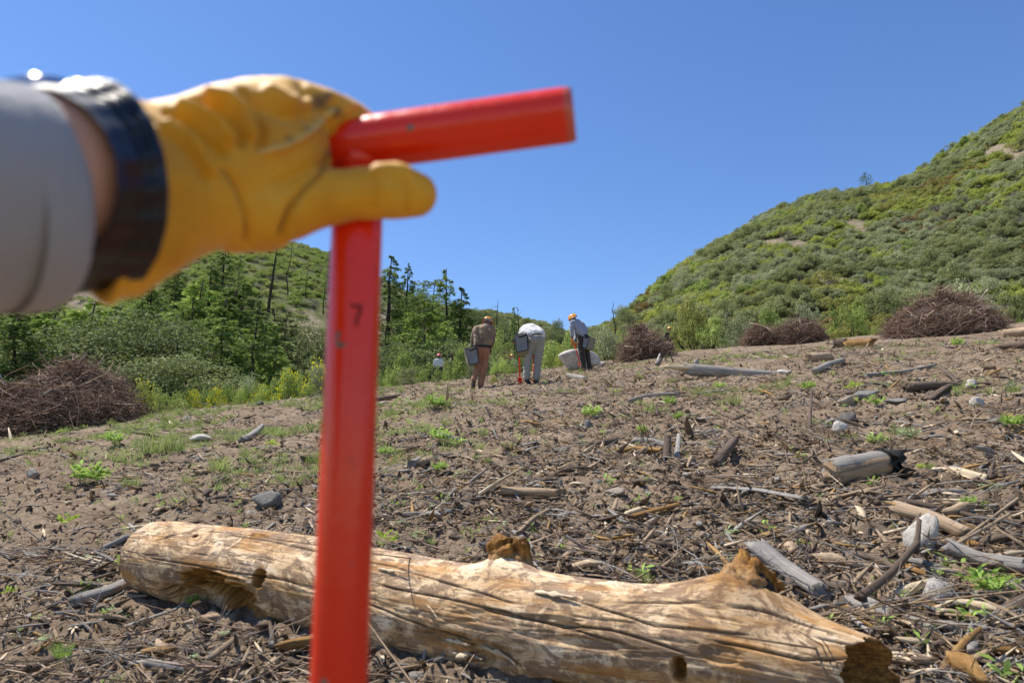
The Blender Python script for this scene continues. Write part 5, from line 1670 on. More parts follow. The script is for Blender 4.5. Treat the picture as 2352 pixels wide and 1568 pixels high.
# around the clearing edge
shrub('leafy green bush just right of the red pole behind the grass', 'green', 915, 23.5, 800, 110)
shrub('dark glossy bush right of the red pole at the clearing edge', 'oak', 935, 21.5, 836, 75)
shrub('green bush in front of the pink-helmeted worker', 'green2', 985, 23, 830, 80)
shrub('tall green bush between the pink-helmeted and brown-shirted workers', 'green', 1050, 24.5, 788, 90)
shrub('grey-green bush behind the planting bag of the brown-shirted worker', 'grey', 1085, 27, 792, 70)
shrub('feathery green bush between the brown-shirted and white-shirted workers', 'broom', 1148, 21.5, 820, 60)
shrub('low lime bush at the feet of the brown-shirted worker', 'yellow', 1135, 18.2, 862, 26)
shrub('low grassy bush left of the upright red bar', 'broom', 1168, 23.0, 812, 50)
shrub('leafy bush right of the white-shirted worker', 'green', 1275, 30, 775, 80)
shrub('tall green bush behind the pale boulder and the stooping worker', 'green', 1325, 31, 752, 110)
shrub('green bush right of the stooping worker', 'grey', 1385, 32, 742, 100)
shrub('leafy bush left of the reddish brush pile', 'green2', 1420, 33, 752, 70)
shrub('yellow-green bush behind the pale boulder', 'yellow', 1290, 27, 790, 45)
shrub('tall olive willow-like bush right of the reddish brush pile', 'olive', 1592, 35, 672, 95)
shrub('green bush at the right foot of the tall olive bush', 'green', 1635, 34, 722, 80)
shrub('grey-green bush left of the tall olive bush', 'green2', 1548, 37, 738, 60)
shrub('grey-green bush between the olive bush and the far brush pile', 'grey', 1700, 36, 716, 90)
shrub('green bush behind the far brush pile', 'green', 1770, 37, 705, 90)
shrub('grey-green bush right of the far brush pile', 'grey2', 1850, 37, 690, 100)
shrub('green bush left of the large right brush pile', 'green2', 1950, 36, 690, 110)
shrub('grey-green bush behind the large right brush pile', 'grey', 2230, 36, 640, 140)
shrub('green bush at the right edge beyond the large brush pile', 'oak', 2330, 33, 670, 100)
shrub('young pine-like bush left of the large right brush pile', 'broom', 2018, 30.5, 746, 40)
# flowering broom along the left edge of the clearing
FL = {}
def broom(label, px, Y, top, width, flowers, seed, tone='broom'):
    o = shrub(label, tone, px, Y, top, width, None, 'broom_shrub')
    if flowers:
        rs = np.random.RandomState(seed)
        n = flowers
        d = unit(n, rs); d[:, 2] = np.abs(d[:, 2]) * .9 + .25
        P = d / np.linalg.norm(d, axis=1)[:, None] * np.array([.9, .9, 1.1]) * rs.uniform(.8, 1.02, n)[:, None] + np.array([0, 0, .12])
        V, F = leaves(P, unit(n, rs), unit(n, rs), .075, .06, .2)
        add('flowers', npmesh('flowers', V, F, M['flower'], False, {'var': ('POINT', 'FLOAT', np.repeat(rs.rand(n), 4))}), o)
    return o
broom('lime green bush with yellow flowers right beside the big brush pile', 318, 15.8, 872, 90, 60, 1, 'yellow')
broom('low green bush right of the big brush pile', 385, 17.4, 900, 90, 0, 2, 'green2')
broom('broom bush with yellow flowers, nearest to the big brush pile', 435, 19.0, 868, 55, 260, 3)
broom('broom bush topped with the brightest yellow flowers', 492, 19.6, 862, 60, 420, 4)
broom('green broom right of the brightest yellow one', 545, 20.0, 872, 60, 80, 5)
broom('broom with scattered yellow flowers in the middle of the hedge', 600, 20.3, 858, 70, 180, 6)
broom('grey-green bush at the back of the flowering hedge', 560, 22.5, 852, 70, 0, 7, 'grey')
broom('tall bush with yellow flowers left of the red pole', 660, 21.0, 838, 80, 260, 8, 'green')
broom('bushy grey-green flowering shrub touching the red pole', 722, 21.3, 828, 80, 160, 9, 'grey')
broom('low broom in front of the bush touching the red pole', 705, 20.2, 868, 70, 60, 10)
broom('low green shrub ending the hedge near the brush pile', 355, 18.6, 884, 60, 0, 11, 'green')

HG = 'low green shrubs filling the flowering hedge'
for k, (x_, Y_, t_, w_, q_) in enumerate(((455, 20.2, 884, 70, 'green2'), (515, 20.8, 880, 70, 'green'), (575, 21.2, 872, 70, 'green2'), (632, 21.6, 862, 60, 'green'), (690, 22.0, 850, 70, 'green2'), (735, 22.6, 842, 60, 'green'), (405, 18.8, 896, 60, 'green'), (770, 22.2, 850, 70, 'green2'), (835, 22.0, 842, 80, 'green'), (880, 22.4, 838, 70, 'green2'))):
    shrub('low green shrub %s' % ('of the flowering hedge, hidden behind the red pole' if 745 < x_ < 860 else ['between the yellow brooms near the big brush pile', 'behind the brightest yellow broom', 'between the middle brooms of the hedge', 'at the back of the hedge middle', 'under the tall flowering bush', 'close left of the red pole', 'starting the hedge near the big brush pile', '', '', 'close right of the red pole'][k]), q_, x_, Y_, t_, w_, HG)
# chaparral of the hills: the largest shrubs one by one, the rest as a mass
KEYS = list(SH)
CH = protos('chaparral_shape', [SH[k][3] for k in KEYS])
rs = np.random.RandomState(77)
def hill_points(n, t0, t1, far0=3.0, y1=None, bias=.75):
    t = rs.uniform(t0, t1, n)
    e = np.interp(t, EDGE[:, 0], EDGE[:, 1]); R = np.interp(t, RIDGE[:, 0], RIDGE[:, 1])
    y = e + far0 + (R + 2 - e - far0) * rs.rand(n) ** bias
    x = t * y
    return x, y, t
def pick_kind(x, y, t, left):
    """patches of one kind growing together"""
    n = len(x)
    a = fbm(x * .085, y * .085, 3, seed=51); b = fbm(x * .16, y * .16, 3, seed=52); c = rs.rand(n)
    k = np.full(n, KEYS.index('green'))
    k = np.where(a > .52, KEYS.index('olive'), k)
    k = np.where(a < .47, KEYS.index('grey'), k)
    k = np.where((b > .62) & (c < .6), KEYS.index('oak'), k)
    k = np.where((b < .41) & (c < .55), KEYS.index('yellow'), k)
    k = np.where((c > .90), KEYS.index('grey2'), k)
    k = np.where((c > .84) & (c < .90), KEYS.index('green2'), k)
    k = np.where((c > .76) & (c < .84), KEYS.index('dead'), k)
    k = np.where((fbm(x * .1 + 7, y * .1, 3, seed=53) > .63) & (c < .4), KEYS.index('rust'), k)
    if left: k = np.where(c < .72, KEYS.index('green2'), k)
    return k
xs, ys, ts = hill_points(8200, .135, 1.05, 3.5)
bare = zones(xs, ys)[:, 1]
ok = rs.rand(len(xs)) > bare * 1.3
xs, ys, ts = xs[ok], ys[ok], ts[ok]
kk = pick_kind(xs, ys, ts, False)
size = rs.uniform(.30, .9, len(xs)) * np.where(rs.rand(len(xs)) < .07, 1.35, 1.0) * np.where(kk == KEYS.index('oak'), 1.25, 1.0)
o = np.argsort(ys / size)
xs, ys, kk, size = xs[o], ys[o], kk[o], size[o]
zs = height(xs, ys) - .08
NIND = 270
MARKS = [(1440, 'at the left foot of the hill'), (1500, 'above the reddish brush pile'), (1592, 'above the tall olive bush'), (1700, 'right of the tall olive bush'), (1800, 'above the far brush pile'), (1930, 'below the lone skyline conifer'), (2080, 'left of the large right pile'), (2190, 'above the large right brush pile'), (2300, 'by the right edge')]
def where(x, y, z):
    qx, qy, _ = project(np.array([x, y, z]))
    m = min(MARKS, key=lambda a: abs(a[0] - float(qx)))[1]
    d = float(y) - float(edge_of(x, y))
    return ('in the lowest row ' if d < 7 else 'low on the slope ' if d < 14 else 'up the slope ') + m
LABK = {'green': 'leafy green', 'green2': 'low green', 'grey': 'grey-green', 'grey2': 'low grey-green', 'olive': 'olive green', 'oak': 'dark green', 'rust': 'rust brown', 'dead': 'bare grey', 'yellow': 'yellow-green', 'broom': 'feathery green'}
inview = np.abs(project(np.stack([xs, ys, zs], -1))[0] - 1176) < 1230
ind = np.where(inview)[0][:NIND]
for i in ind:
    k = KEYS[kk[i]]
    ob = add('chaparral_shrub', SH[k][3], None, (xs[i], ys[i], zs[i]))
    ob.rotation_euler = (0, 0, rs.uniform(0, 6.28)); q = size[i]
    ob.scale = (q * 1.1, q * 1.1, q * rs.uniform(.9, 1.5))
    tag(ob, '%s chaparral shrub %s' % (LABK[k], where(xs[i], ys[i], zs[i])), 'shrub', 'chaparral shrubs on the lower right hill')
rest = np.setdiff1d(np.arange(len(xs)), ind)
n = len(rest)
q = size[rest]
scatter('chaparral', 'mixed green and grey chaparral covering the right hill', 'scrub', CH, np.stack([xs[rest], ys[rest], zs[rest]], -1),
        np.stack([np.zeros(n), np.zeros(n), rs.uniform(0, 6.28, n)], -1), np.stack([q * 1.1, q * 1.1, q * rs.uniform(.9, 1.4, n)], -1), kk[rest])
xs, ys, ts = hill_points(3600, -.75, .14, 14, bias=.6)
bare = zones(xs, ys)[:, 1]
ok = rs.rand(len(xs)) > bare * 1.6
xs, ys, ts = xs[ok], ys[ok], ts[ok]
kk = pick_kind(xs, ys, ts, True)
kk = np.where(xs / ys > -.22, np.where(rs.rand(len(xs)) < .6, KEYS.index('oak'), KEYS.index('grey')), kk)
q = rs.uniform(.45, 1.0, len(xs)); n = len(xs)
scatter('hill_scrub', 'low bright green scrub covering the left hill', 'scrub', CH, np.stack([xs, ys, height(xs, ys) - .08], -1),
        np.stack([np.zeros(n), np.zeros(n), rs.uniform(0, 6.28, n)], -1), np.stack([q * 1.2, q * 1.2, q * .9], -1), kk)
# ------------------------------------------------------------------ wood, stones and weeds on the clearing
def rough_stick(pts, r0, r1, seed, n=26, seg=11, squash=1.0, rough=.22, jag=.8):
    rs = np.random.RandomState(seed)
    p = resample(pts, n)
    L = np.linalg.norm(np.diff(p, axis=0), axis=1).sum()
    r = np.interp(np.linspace(0, 1, n), [0, 1], [r0, r1]) * (1 + .18 * (fbm(np.linspace(0, 4, n) + seed, np.zeros(n) + seed * .37, 2) - .5))
    T, N, B = frames(p, (0, 0, 1))
    th = np.linspace(0, 2 * np.pi, seg, endpoint=False) + .3
    k = 1 + rough * 2 * (fbm(np.cos(th)[None, :] * 1.4 + seed, np.sin(th)[None, :] * 1.4 + np.linspace(0, L / max(r0, .004) * .08, n)[:, None], 3) - .5)
    j0 = jag * r0 * 2 * (rs.rand(seg) - .35); j1 = jag * r1 * 2 * (rs.rand(seg) - .35)
    ax = np.zeros((n, seg)); ax[0] = -j0; ax[-1] = j1
    V = p[:, None] + r[:, None, None] * k[..., None] * (np.cos(th)[None, :, None] * N[:, None] * squash + np.sin(th)[None, :, None] * B[:, None]) + T[:, None] * ax[..., None]
    s_ = np.linspace(0, L, n)
    G = np.stack([np.broadcast_to(s_[:, None] + seed, (n, seg)), np.broadcast_to(np.cos(th) * .12, (n, seg)), np.broadcast_to(np.sin(th) * .12, (n, seg))], -1).reshape(-1, 3)
    V = np.vstack([V.reshape(-1, 3), p[0] + T[0] * r0 * .5, p[-1] - T[-1] * r1 * .5])
    G = np.vstack([G, [seed, 0, 0], [seed + L, 0, 0]])
    a = np.arange(seg); b = (a + 1) % seg
    F = [grid_faces(n, seg), np.concatenate([np.stack([b, a, np.full(seg, n * seg)], 1), np.stack([(n - 1) * seg + a, (n - 1) * seg + b, np.full(seg, n * seg + 1)], 1)])]
    return V, F, G

_sd = [100]
def stick(label, line, rpx, mat, name='stick', cat='stick', squash=1.0, lift=(0, 0), taper=.8, sink=.3, rough=.34, **kw):
    """a piece of wood lying along ground points given by their place in the picture"""
    _sd[0] += 1
    g = [ground_at(*p) for p in line]
    m = g[len(g) // 2]
    r = rpx * scale_at(m)
    pts = []
    for i, q in enumerate(g):
        f = i / max(1, len(g) - 1)
        pts.append(np.array(q) + np.array([0, 0, r * squash * (1 - sink) + lift[0] * (1 - f) + lift[1] * f]))
    V, F, G = rough_stick(pts, r, r * taper, _sd[0], squash=squash, rough=rough, **kw)
    return single(name, V, F, M[mat], label, cat, tuple(m), None, False, {'grain': ('POINT', 'FLOAT_VECTOR', G)})

# weathered grey log right of the workers, with its splintered left part
ga = ground_at(1586, 880); gb = ground_at(1836, 890)
Yl = 13.6
a = np.array(at(1588, 866, Yl)); b = np.array(at(1834, 884, Yl - .2))
lg = thing('weathered_log', 'weathered grey log with splintered pale end lying right of the workers', 'log', tuple((a + b) / 2 - np.array([0, 0, .11])))
lg.location.z = float(height(lg.location.x, lg.location.y))
dz = lg.location.z + .06 - float(((a + b) / 2)[2])
sc_ = Yl / FPX
V, F, G = rough_stick([a, (a * .5 + b * .5) + np.array([0, 0, -.01]), b], 15 * sc_, 10 * sc_, 5, 40, 18, rough=.16, jag=1.6)
part('trunk', V + np.array([0, 0, max(dz, 0)]), F, M['wood_grey'], lg, True, {'grain': ('POINT', 'FLOAT_VECTOR', G)})
rs = np.random.RandomState(3)
for k in range(9):
    s0 = a + np.array([.15, rs.uniform(-.08, .08), rs.uniform(-.09, .10)]); e0 = np.array(at(1515 + rs.uniform(0, 45), 860 + rs.uniform(-8, 10), Yl)) + np.array([0, s0[1] - a[1], 0])
    V, F, G = rough_stick([s0, (s0 + e0) / 2, e0], .055, .022, 200 + k, 8, 7, .7, .35)
    part('splinter', V + np.array([0, 0, max(dz, 0)]), F, M['wood_pale'], lg, False, {'grain': ('POINT', 'FLOAT_VECTOR', G)})
stub_p = np.array(at(1602, 852, Yl))
V, F, G = rough_stick([stub_p - np.array([0, 0, .06]), stub_p + np.array([-.02, 0, .06])], .05, .04, 9, 8, 9)
part('branch_stub', V + np.array([0, 0, max(dz, 0)]), F, M['wood_grey'], lg, True, {'grain': ('POINT', 'FLOAT_VECTOR', G)})

# short split log section on the right
ch_a = np.array(ground_at(1935, 1122)); ch_b = np.array(ground_at(2058, 1112))
cs = scale_at(Vector(ch_a))
cl = thing('log_section', 'short split log section with grey end lying on the right of the clearing', 'log', tuple((ch_a + ch_b) / 2))
up = np.array([0, 0, 1.0]) * 36 * cs
a = ch_a + np.array([-.03, .05, 0]) + up * .75; b = ch_b + np.array([0, .10, 0]) + up * .85
V, F, G = rough_stick([a, (a + b) / 2, b], 36 * cs, 33 * cs, 61, 30, 22, .95, .22, .25)
part('trunk', V, F, M['wood_tan'], cl, True, {'grain': ('POINT', 'FLOAT_VECTOR', G)})
V2 = (a + (V - a) * np.array([1.01, 1.05, 1.05])) + np.array([0, .01, .012])
topsel = V2[:, 2] > np.interp(V2[:, 0], [a[0], b[0]], [a[2], b[2]]) + .10 * 36 * cs
fq = [f[np.all(topsel[f], axis=1)] for f in F]
part('weathered_face', V2, fq, M['wood_grey'], cl, True, {'grain': ('POINT', 'FLOAT_VECTOR', G)})
V, F, G = rough_stick([b + np.array([.0, -.02, .01]), b + np.array([.06, -.02, .01])], 35 * cs, 34 * cs, 63, 6, 14, .95)
part('dark_bark', V, F, M['near_black'], cl, True, {'grain': ('POINT', 'FLOAT_VECTOR', G)})

stick('weathered grey plank lying alone in the middle of the right foreground', [(1642, 1132), (1745, 1152), (1850, 1180)], 15, 'wood_grey', 'plank', 'plank', .35, (.03, .03))
stick('short rotten orange board casting a dark shadow left of the weathered plank', [(1455, 1196), (1560, 1184)], 12, 'wood_orange', 'board', 'board', .4, (.03, .03))
stick('split chunk of pale wood with peeling bark in the centre foreground', [(1155, 1148), (1282, 1156)], 16, 'wood_tan', 'wood_chunk', 'wood', .7, (.02, .01))
stick('dark bark slab under the split pale chunk in the centre foreground', [(1180, 1162), (1280, 1172)], 12, 'wood_brown', 'bark_slab', 'bark', .6)
stick('thick grey slab leaning behind the right knot of the big log', [(1748, 1312), (1815, 1340), (1890, 1392)], 28, 'wood_grey', 'wood_slab', 'wood', .8, (.05, .0), .7)
stick('smooth grey branch piece left of the big log', [(172, 1405), (240, 1385), (316, 1345)], 16, 'wood_grey', 'branch', 'branch', .9, (0, .01), .85, rough=.1)
stick('pale stick at the bottom left of the red pole', [(420, 1564), (480, 1536), (538, 1504)], 9, 'wood_tan', lift=(0, .01))
stick('dark half-buried stick in the lower left corner', [(60, 1556), (110, 1536), (158, 1512)], 14, 'wood_brown', 'branch', 'branch')
stick('dark stick end at the left edge of the picture', [(-30, 1478), (40, 1462)], 14, 'wood_brown', 'branch', 'branch')
stick('thin pale stick between the grey branch and the big log', [(236, 1272), (290, 1258), (330, 1252)], 7, 'wood_grey')
stick('thick grey branch at the right edge near the white rock', [(2190, 1318), (2270, 1332), (2370, 1348)], 20, 'wood_grey', 'branch', 'branch', 1, (.03, .02), .9)
stick('long thin brown stick crossing the right edge', [(2070, 1176), (2160, 1192), (2260, 1212), (2370, 1228)], 7, 'wood_brown', lift=(.02, .03))
stick('rotten tan log piece behind the white rock', [(2070, 1196), (2140, 1214), (2225, 1246)], 20, 'wood_tan', 'rotten_log', 'log', .8, (.02, .01))
stick('dark forked branch in the lower right, thicker fork', [(1978, 1424), (2050, 1376), (2118, 1330)], 9, 'wood_brown', 'branch', 'branch', 1, (.06, .08))
stick('dark forked branch in the lower right, upper fork', [(2112, 1336), (2124, 1300)], 6, 'wood_brown', 'branch', 'branch', 1, (.08, .11))
stick('thin dark branch crossing left of the forked branch', [(1960, 1300), (2030, 1318), (2100, 1352)], 7, 'wood_brown', 'branch', 'branch', 1, (.02, .02))
stick('pale short log piece under the forked branch', [(2010, 1360), (2060, 1388), (2110, 1402)], 14, 'wood_tan', 'wood_chunk', 'wood', .9)
stick('brown broken log piece below the forked branch', [(2040, 1410), (2075, 1455)], 20, 'wood_brown', 'wood_chunk', 'wood', .9)
stick('orange-brown stick pointing right below the forked branch', [(2110, 1395), (2180, 1410), (2240, 1430)], 11, 'wood_orange')
stick('pale peeled stick beside the split log section', [(2152, 1092), (2210, 1104), (2272, 1116)], 12, 'wood_pale', 'peeled_stick', 'stick', .9)
stick('brown log half buried far right', [(2086, 905), (2140, 898), (2205, 892)], 13, 'wood_brown', 'rotten_log', 'log', .9)
stick('slanting dark board beside the far right half-buried log', [(2130, 925), (2170, 905), (2206, 884)], 9, 'wood_brown', 'board', 'board', .4, (.0, .05))
stick('long straight pale pole lying on the far right slope', [(1992, 872), (2070, 862), (2152, 848)], 5, 'wood_grey', 'pole', 'stick', 1, (.02, .03), .6)
stick('grey stick right of the weathered grey log', [(1872, 862), (1905, 850), (1938, 836)], 7, 'wood_grey', lift=(.02, .04))
stick('short orange log with crumbled end below the large right brush pile', [(1948, 800), (2005, 796)], 13, 'wood_orange', 'rotten_log', 'log')
stick('dark stump piece left of the short orange log', [(1918, 800), (1942, 798)], 13, 'wood_brown', 'stump', 'stump')
stick('broken grey log with orange core left of the pale pole', [(1858, 832), (1908, 828)], 12, 'wood_tan', 'rotten_log', 'log')
stick('orange log end at the right edge under the large brush pile', [(2306, 776), (2372, 770)], 12, 'wood_tan', 'rotten_log', 'log')
stick('brown log below the orange log end at the right edge', [(2298, 806), (2372, 800)], 11, 'wood_brown', 'rotten_log', 'log')
stick('pale board beside the brown half-buried log far right', [(2070, 876), (2130, 872)], 5, 'wood_pale', 'board', 'board', .5)
stick('curved dark root arching over the far right slope', [(2160, 866), (2185, 876), (2204, 890)], 5, 'wood_brown', 'root', 'root', 1, (.12, .02))
stick('grey split branch in the middle right, upper one', [(1462, 1024), (1500, 1026), (1540, 1034)], 9, 'wood_grey', 'branch', 'branch', .9)
stick('brown split branch below the grey one in the middle right', [(1415, 1050), (1460, 1040), (1520, 1048)], 10, 'wood_orange', 'branch', 'branch', .8)
stick('leaning dark wood piece left of the split log section', [(1642, 1078), (1690, 1050)], 13, 'wood_brown', 'wood_chunk', 'wood', .8, (0, .06))
stick('thin red-brown stem leaning over the middle right', [(1860, 990), (1870, 960)], 4, 'wood_brown', 'stem', 'stem', 1, (0, .28))
stick('grey slab with bark in front of the split log section', [(1930, 1150), (1990, 1154), (2080, 1150)], 9, 'wood_tan', 'board', 'board', .5)
stick('grey wood slab in the shade left of the split log section', [(1880, 1010), (1920, 1018)], 12, 'wood_grey', 'board', 'board', .4)
stick('curved pale root right of the workers', [(1448, 928), (1480, 918), (1520, 914), (1560, 912)], 5, 'wood_grey', 'root', 'root', 1, (.02, .02))
stick('long pale stick in the middle ground right of the red pole', [(930, 1192), (970, 1186), (1010, 1184)], 6, 'wood_grey')
stick('slanting thin stick in the centre foreground', [(1190, 1250), (1225, 1215), (1260, 1185)], 6, 'wood_tan', lift=(0, .03))
stick('brown short log in the middle ground', [(1360, 1034), (1415, 1026)], 10, 'wood_brown', 'wood_chunk', 'wood')
stick('upright broken brown stake in the middle right', [(1532, 1062), (1536, 1056)], 10, 'wood_brown', 'stake', 'stake', 1, (0, .13))
stick('pale curved bark sliver beside the broken stake', [(1555, 1058), (1562, 1040)], 6, 'wood_grey', 'bark_sliver', 'bark', .6, (0, .10))
stick('grey stick on the left slope above the big log', [(555, 1024), (580, 1010), (602, 992)], 7, 'wood_grey', lift=(0, .05))
stick('long low stick left of the red pole', [(690, 1064), (738, 1060)], 6, 'wood_brown')
stick('dark branch lying right of the red pole at the grass edge', [(862, 922), (910, 918)], 7, 'wood_brown', 'branch', 'branch')
stick('flat pale wood chip left end of the big log, just behind it', [(345, 1184), (400, 1182)], 8, 'wood_pale', 'wood_chip', 'wood', .4)
stick('long thin grey stick lying on the left slope', [(180, 1140), (260, 1135)], 4, 'wood_grey')
stick('pale log end lying on the middle slope right of the pole', [(968, 1080), (990, 1062)], 9, 'wood_tan', 'wood_chunk', 'wood')
stick('grey log end lying beside the pale one on the middle slope', [(945, 1086), (962, 1070)], 10, 'wood_grey', 'wood_chunk', 'wood')
stick('pale broken root standing near the reddish brush pile', [(1508, 842), (1516, 824)], 3, 'wood_grey', 'root', 'root', 1, (0, .12))
stick('grey wood splinter behind the white-shirted worker', [(1305, 868), (1345, 874)], 6, 'wood_grey', 'wood_splinter', 'wood')

# twigs and dry stems at the foot of the big log
for k, (lab, l) in enumerate((('bent grey twig rising beside the big log, left one', [(970, 1540), (990, 1510)]), ('bent grey twig rising beside the big log, right one', [(1010, 1552), (1030, 1530)]), ('pale dry stalk across the lower right edge, upper', [(2180, 1290), (2350, 1220)]), ('pale dry stalk across the lower right edge, lower', [(2170, 1300), (2330, 1250)]))):
    stick(lab, l, 3.5, 'wood_tan' if k > 1 else 'wood_grey', 'twig', 'twig', 1, (.0, .10))

# ---- rocks
def rock_shape(seed, n=3, cuts=13, flat=.75):
    rs = np.random.RandomState(seed)
    bm = bmesh.new(); bmesh.ops.create_icosphere(bm, subdivisions=n, radius=1.0)
    V = np.array([v.co[:] for v in bm.verts]); F = np.array([[v.index for v in f.verts] for f in bm.faces]); bm.free()
    N = unit(cuts, rs); d = rs.uniform(.42, .85, cuts)
    dot = V @ N.T
    r = np.min(np.where(dot > .15, d[None] / np.maximum(dot, .15), 1.4), axis=1)
    V = V * np.minimum(r, 1.15)[:, None]
    V = V * (1 + .07 * (fbm3(V * 3.2, 3, seed) - .5))[:, None] * np.array([1, .85, flat])
    return V, F
ROCKS = [rock_shape(300 + i, 3, 11 + i % 4, .6 + .06 * i) for i in range(7)]
def rock(label, px, py, wpx, hpx, mat, k, group=None, name='rock'):
    g = ground_at(px, py)
    s_ = scale_at(g)
    V, F = ROCKS[k % 7]
    e = V.max(0) - V.min(0)
    me = npmesh(name, V, F, M[mat], False)
    o = add(name, me, None, (g.x, g.y, g.z + hpx * s_ * .30))
    o.scale = (wpx * s_ / e[0], wpx * s_ / e[1] * .8, hpx * s_ * 1.25 / e[2])
    o.rotation_euler = (rng.uniform(-.1, .1), rng.uniform(-.1, .1), rng.uniform(-.3, .3))
    return tag(o, label, 'rock', group)
# the pale boulder, two blocks of one broken mass
V0, F0 = rock_shape(417, 4, 9, .8)
bl = at(1328, 842, 21.6); g = float(height(bl.x, bl.y)); 
V = V0 * np.array([.66, .5, .46]) + np.array([bl.x, bl.y, g + .26])
single('boulder', V, F0, M['rock_white'], 'large pale boulder behind the stooping grey-blue shirted worker', 'boulder', (bl.x, bl.y, g))
rock('pale rock slab right of the legs of the stooping worker', 1372, 842, 34, 16, 'rock_white', 2)
rock('white boulder on the crest left of the far brush pile', 1605, 792, 32, 26, 'rock_white', 1, name='boulder')
rock('flat tan rock right of the white crest boulder', 1638, 790, 34, 10, 'rock_tan', 3)
rock('grey boulder on bare soil left of the red pole', 620, 1172, 72, 46, 'rock_grey', 4, name='boulder')
rock('small white stone below the grey boulder', 580, 1182, 30, 12, 'rock_white', 5)
rock('pale angular rock beside the weed on the right', 1948, 935, 44, 32, 'rock_tan', 0)
rock('grey flat rock right of the pale angular rock', 1988, 922, 52, 22, 'rock_grey', 2)
rock('dark triangular rock below the pale angular rock', 1948, 975, 56, 34, 'rock_dark', 6)
rock('white pointed stone under the dark triangular rock', 1930, 998, 44, 26, 'rock_white', 3)
rock('white stone near the right edge, larger one', 2246, 936, 34, 20, 'rock_white', 5)
rock('white stone near the right edge, upper one', 2232, 896, 36, 18, 'rock_white', 1)
rock('flat grey rock right of the weeds', 2066, 930, 46, 14, 'rock_grey', 4)
rock('grey block near the right edge', 2288, 980, 40, 24, 'rock_grey', 0)
rock('white wedge-shaped rock standing in the right foreground', 2136, 1282, 74, 100, 'rock_white', 6)
rock('white rock below the wedge-shaped rock', 2160, 1380, 90, 44, 'rock_white', 3)
rock('pale stone at the right edge in the foreground', 2340, 1390, 50, 26, 'rock_tan', 2)
rock('grey stone half buried in the lower right corner', 2250, 1460, 60, 30, 'rock_grey', 5)
rock('long white stone on the left slope', 462, 1012, 54, 14, 'rock_white', 1)
rock('pale grey stone in the grass far left', 70, 1104, 34, 24, 'rock_grey', 2)
rock('dark stone on the sandy strip left of the pole', 598, 932, 20, 12, 'rock_dark', 4)
rock('tan stone in the middle right', 1500, 1210, 26, 20, 'rock_tan', 0)
rock('dark grey cobble in the centre foreground', 1448, 1300, 30, 22, 'rock_dark', 6)
rock('tan slab right of the centre foreground', 1420, 1142, 46, 22, 'rock_tan', 4)
rock('pale stone behind the big log near its right knot', 1530, 1395, 40, 20, 'rock_tan', 3)
rock('grey cobble behind the big log', 1600, 1380, 26, 16, 'rock_grey', 5)
rock('grey-brown rock in the middle ground right of the workers', 1350, 985, 26, 22, 'rock_grey', 1)
rock('white stone right of the weathered log', 1800, 862, 30, 14, 'rock_white', 2)
rock('dark rock beside the wood chunk in the middle ground', 1335, 1012, 20, 14, 'rock_dark', 3)
rock('white stone on the ground right of the red pole', 880, 930, 36, 10, 'rock_white', 6)
rock('pale cobble in the lower left foreground', 330, 1442, 24, 20, 'rock_tan', 0)
rock('flat tan stone left of the big log', 168, 1290, 30, 16, 'rock_tan', 2)
rock('white stone near the foot of the far left brush pile', 432, 966, 18, 12, 'rock_white', 5)

# ---- weeds and grass tufts picked out one by one
WD = [weed_data(500 + i, r=1.0, h=1.0, n=190, leaf=.42) for i in range(4)]
WB = [weed_data(520 + i, r=1.0, h=.8, n=44, leaf=.60, aspect=.36) for i in range(2)]
GD = [grass_data(540 + i, 1.0, 1.1, 110, .030) for i in range(3)]
_wc = {}
def weed(label, px, py, wpx, mat='leaf_weed', kind='weed', group=None, tall=1.0):
    g = ground_at(px, py); r = wpx * .5 * scale_at(g); g.z += .10 * r + .012
    key = (kind, mat)
    i = len([k for k in _wc if k == key])
    rz = rng.uniform(0, 6.28)
    sc_ = (r, r, r * tall)
    if key in _wc:
        o = plant_copy(_wc[key], label, g, sc_, rz, group)
        if not group and 'group' in o: del o['group']
        return o
    if kind == 'grass':
        V, F, A = GD[len(_wc) % 3]
        o = thing('grass_tuft', label, 'grass', g, group, rz); o.scale = sc_
        add('blades', npmesh('blades', V, F, M[mat], False, {'var': ('POINT', 'FLOAT', A)}), o)
    else:
        l, st = (WB if kind == 'broad' else WD)[len(_wc) % (2 if kind == 'broad' else 4)]
        o = plant('weed', label, 'weed', g, l, st, M[mat], M['leaf_green'], ('leaves', 'stem'), group, sc_, rz)
    _wc[key] = o
    return o
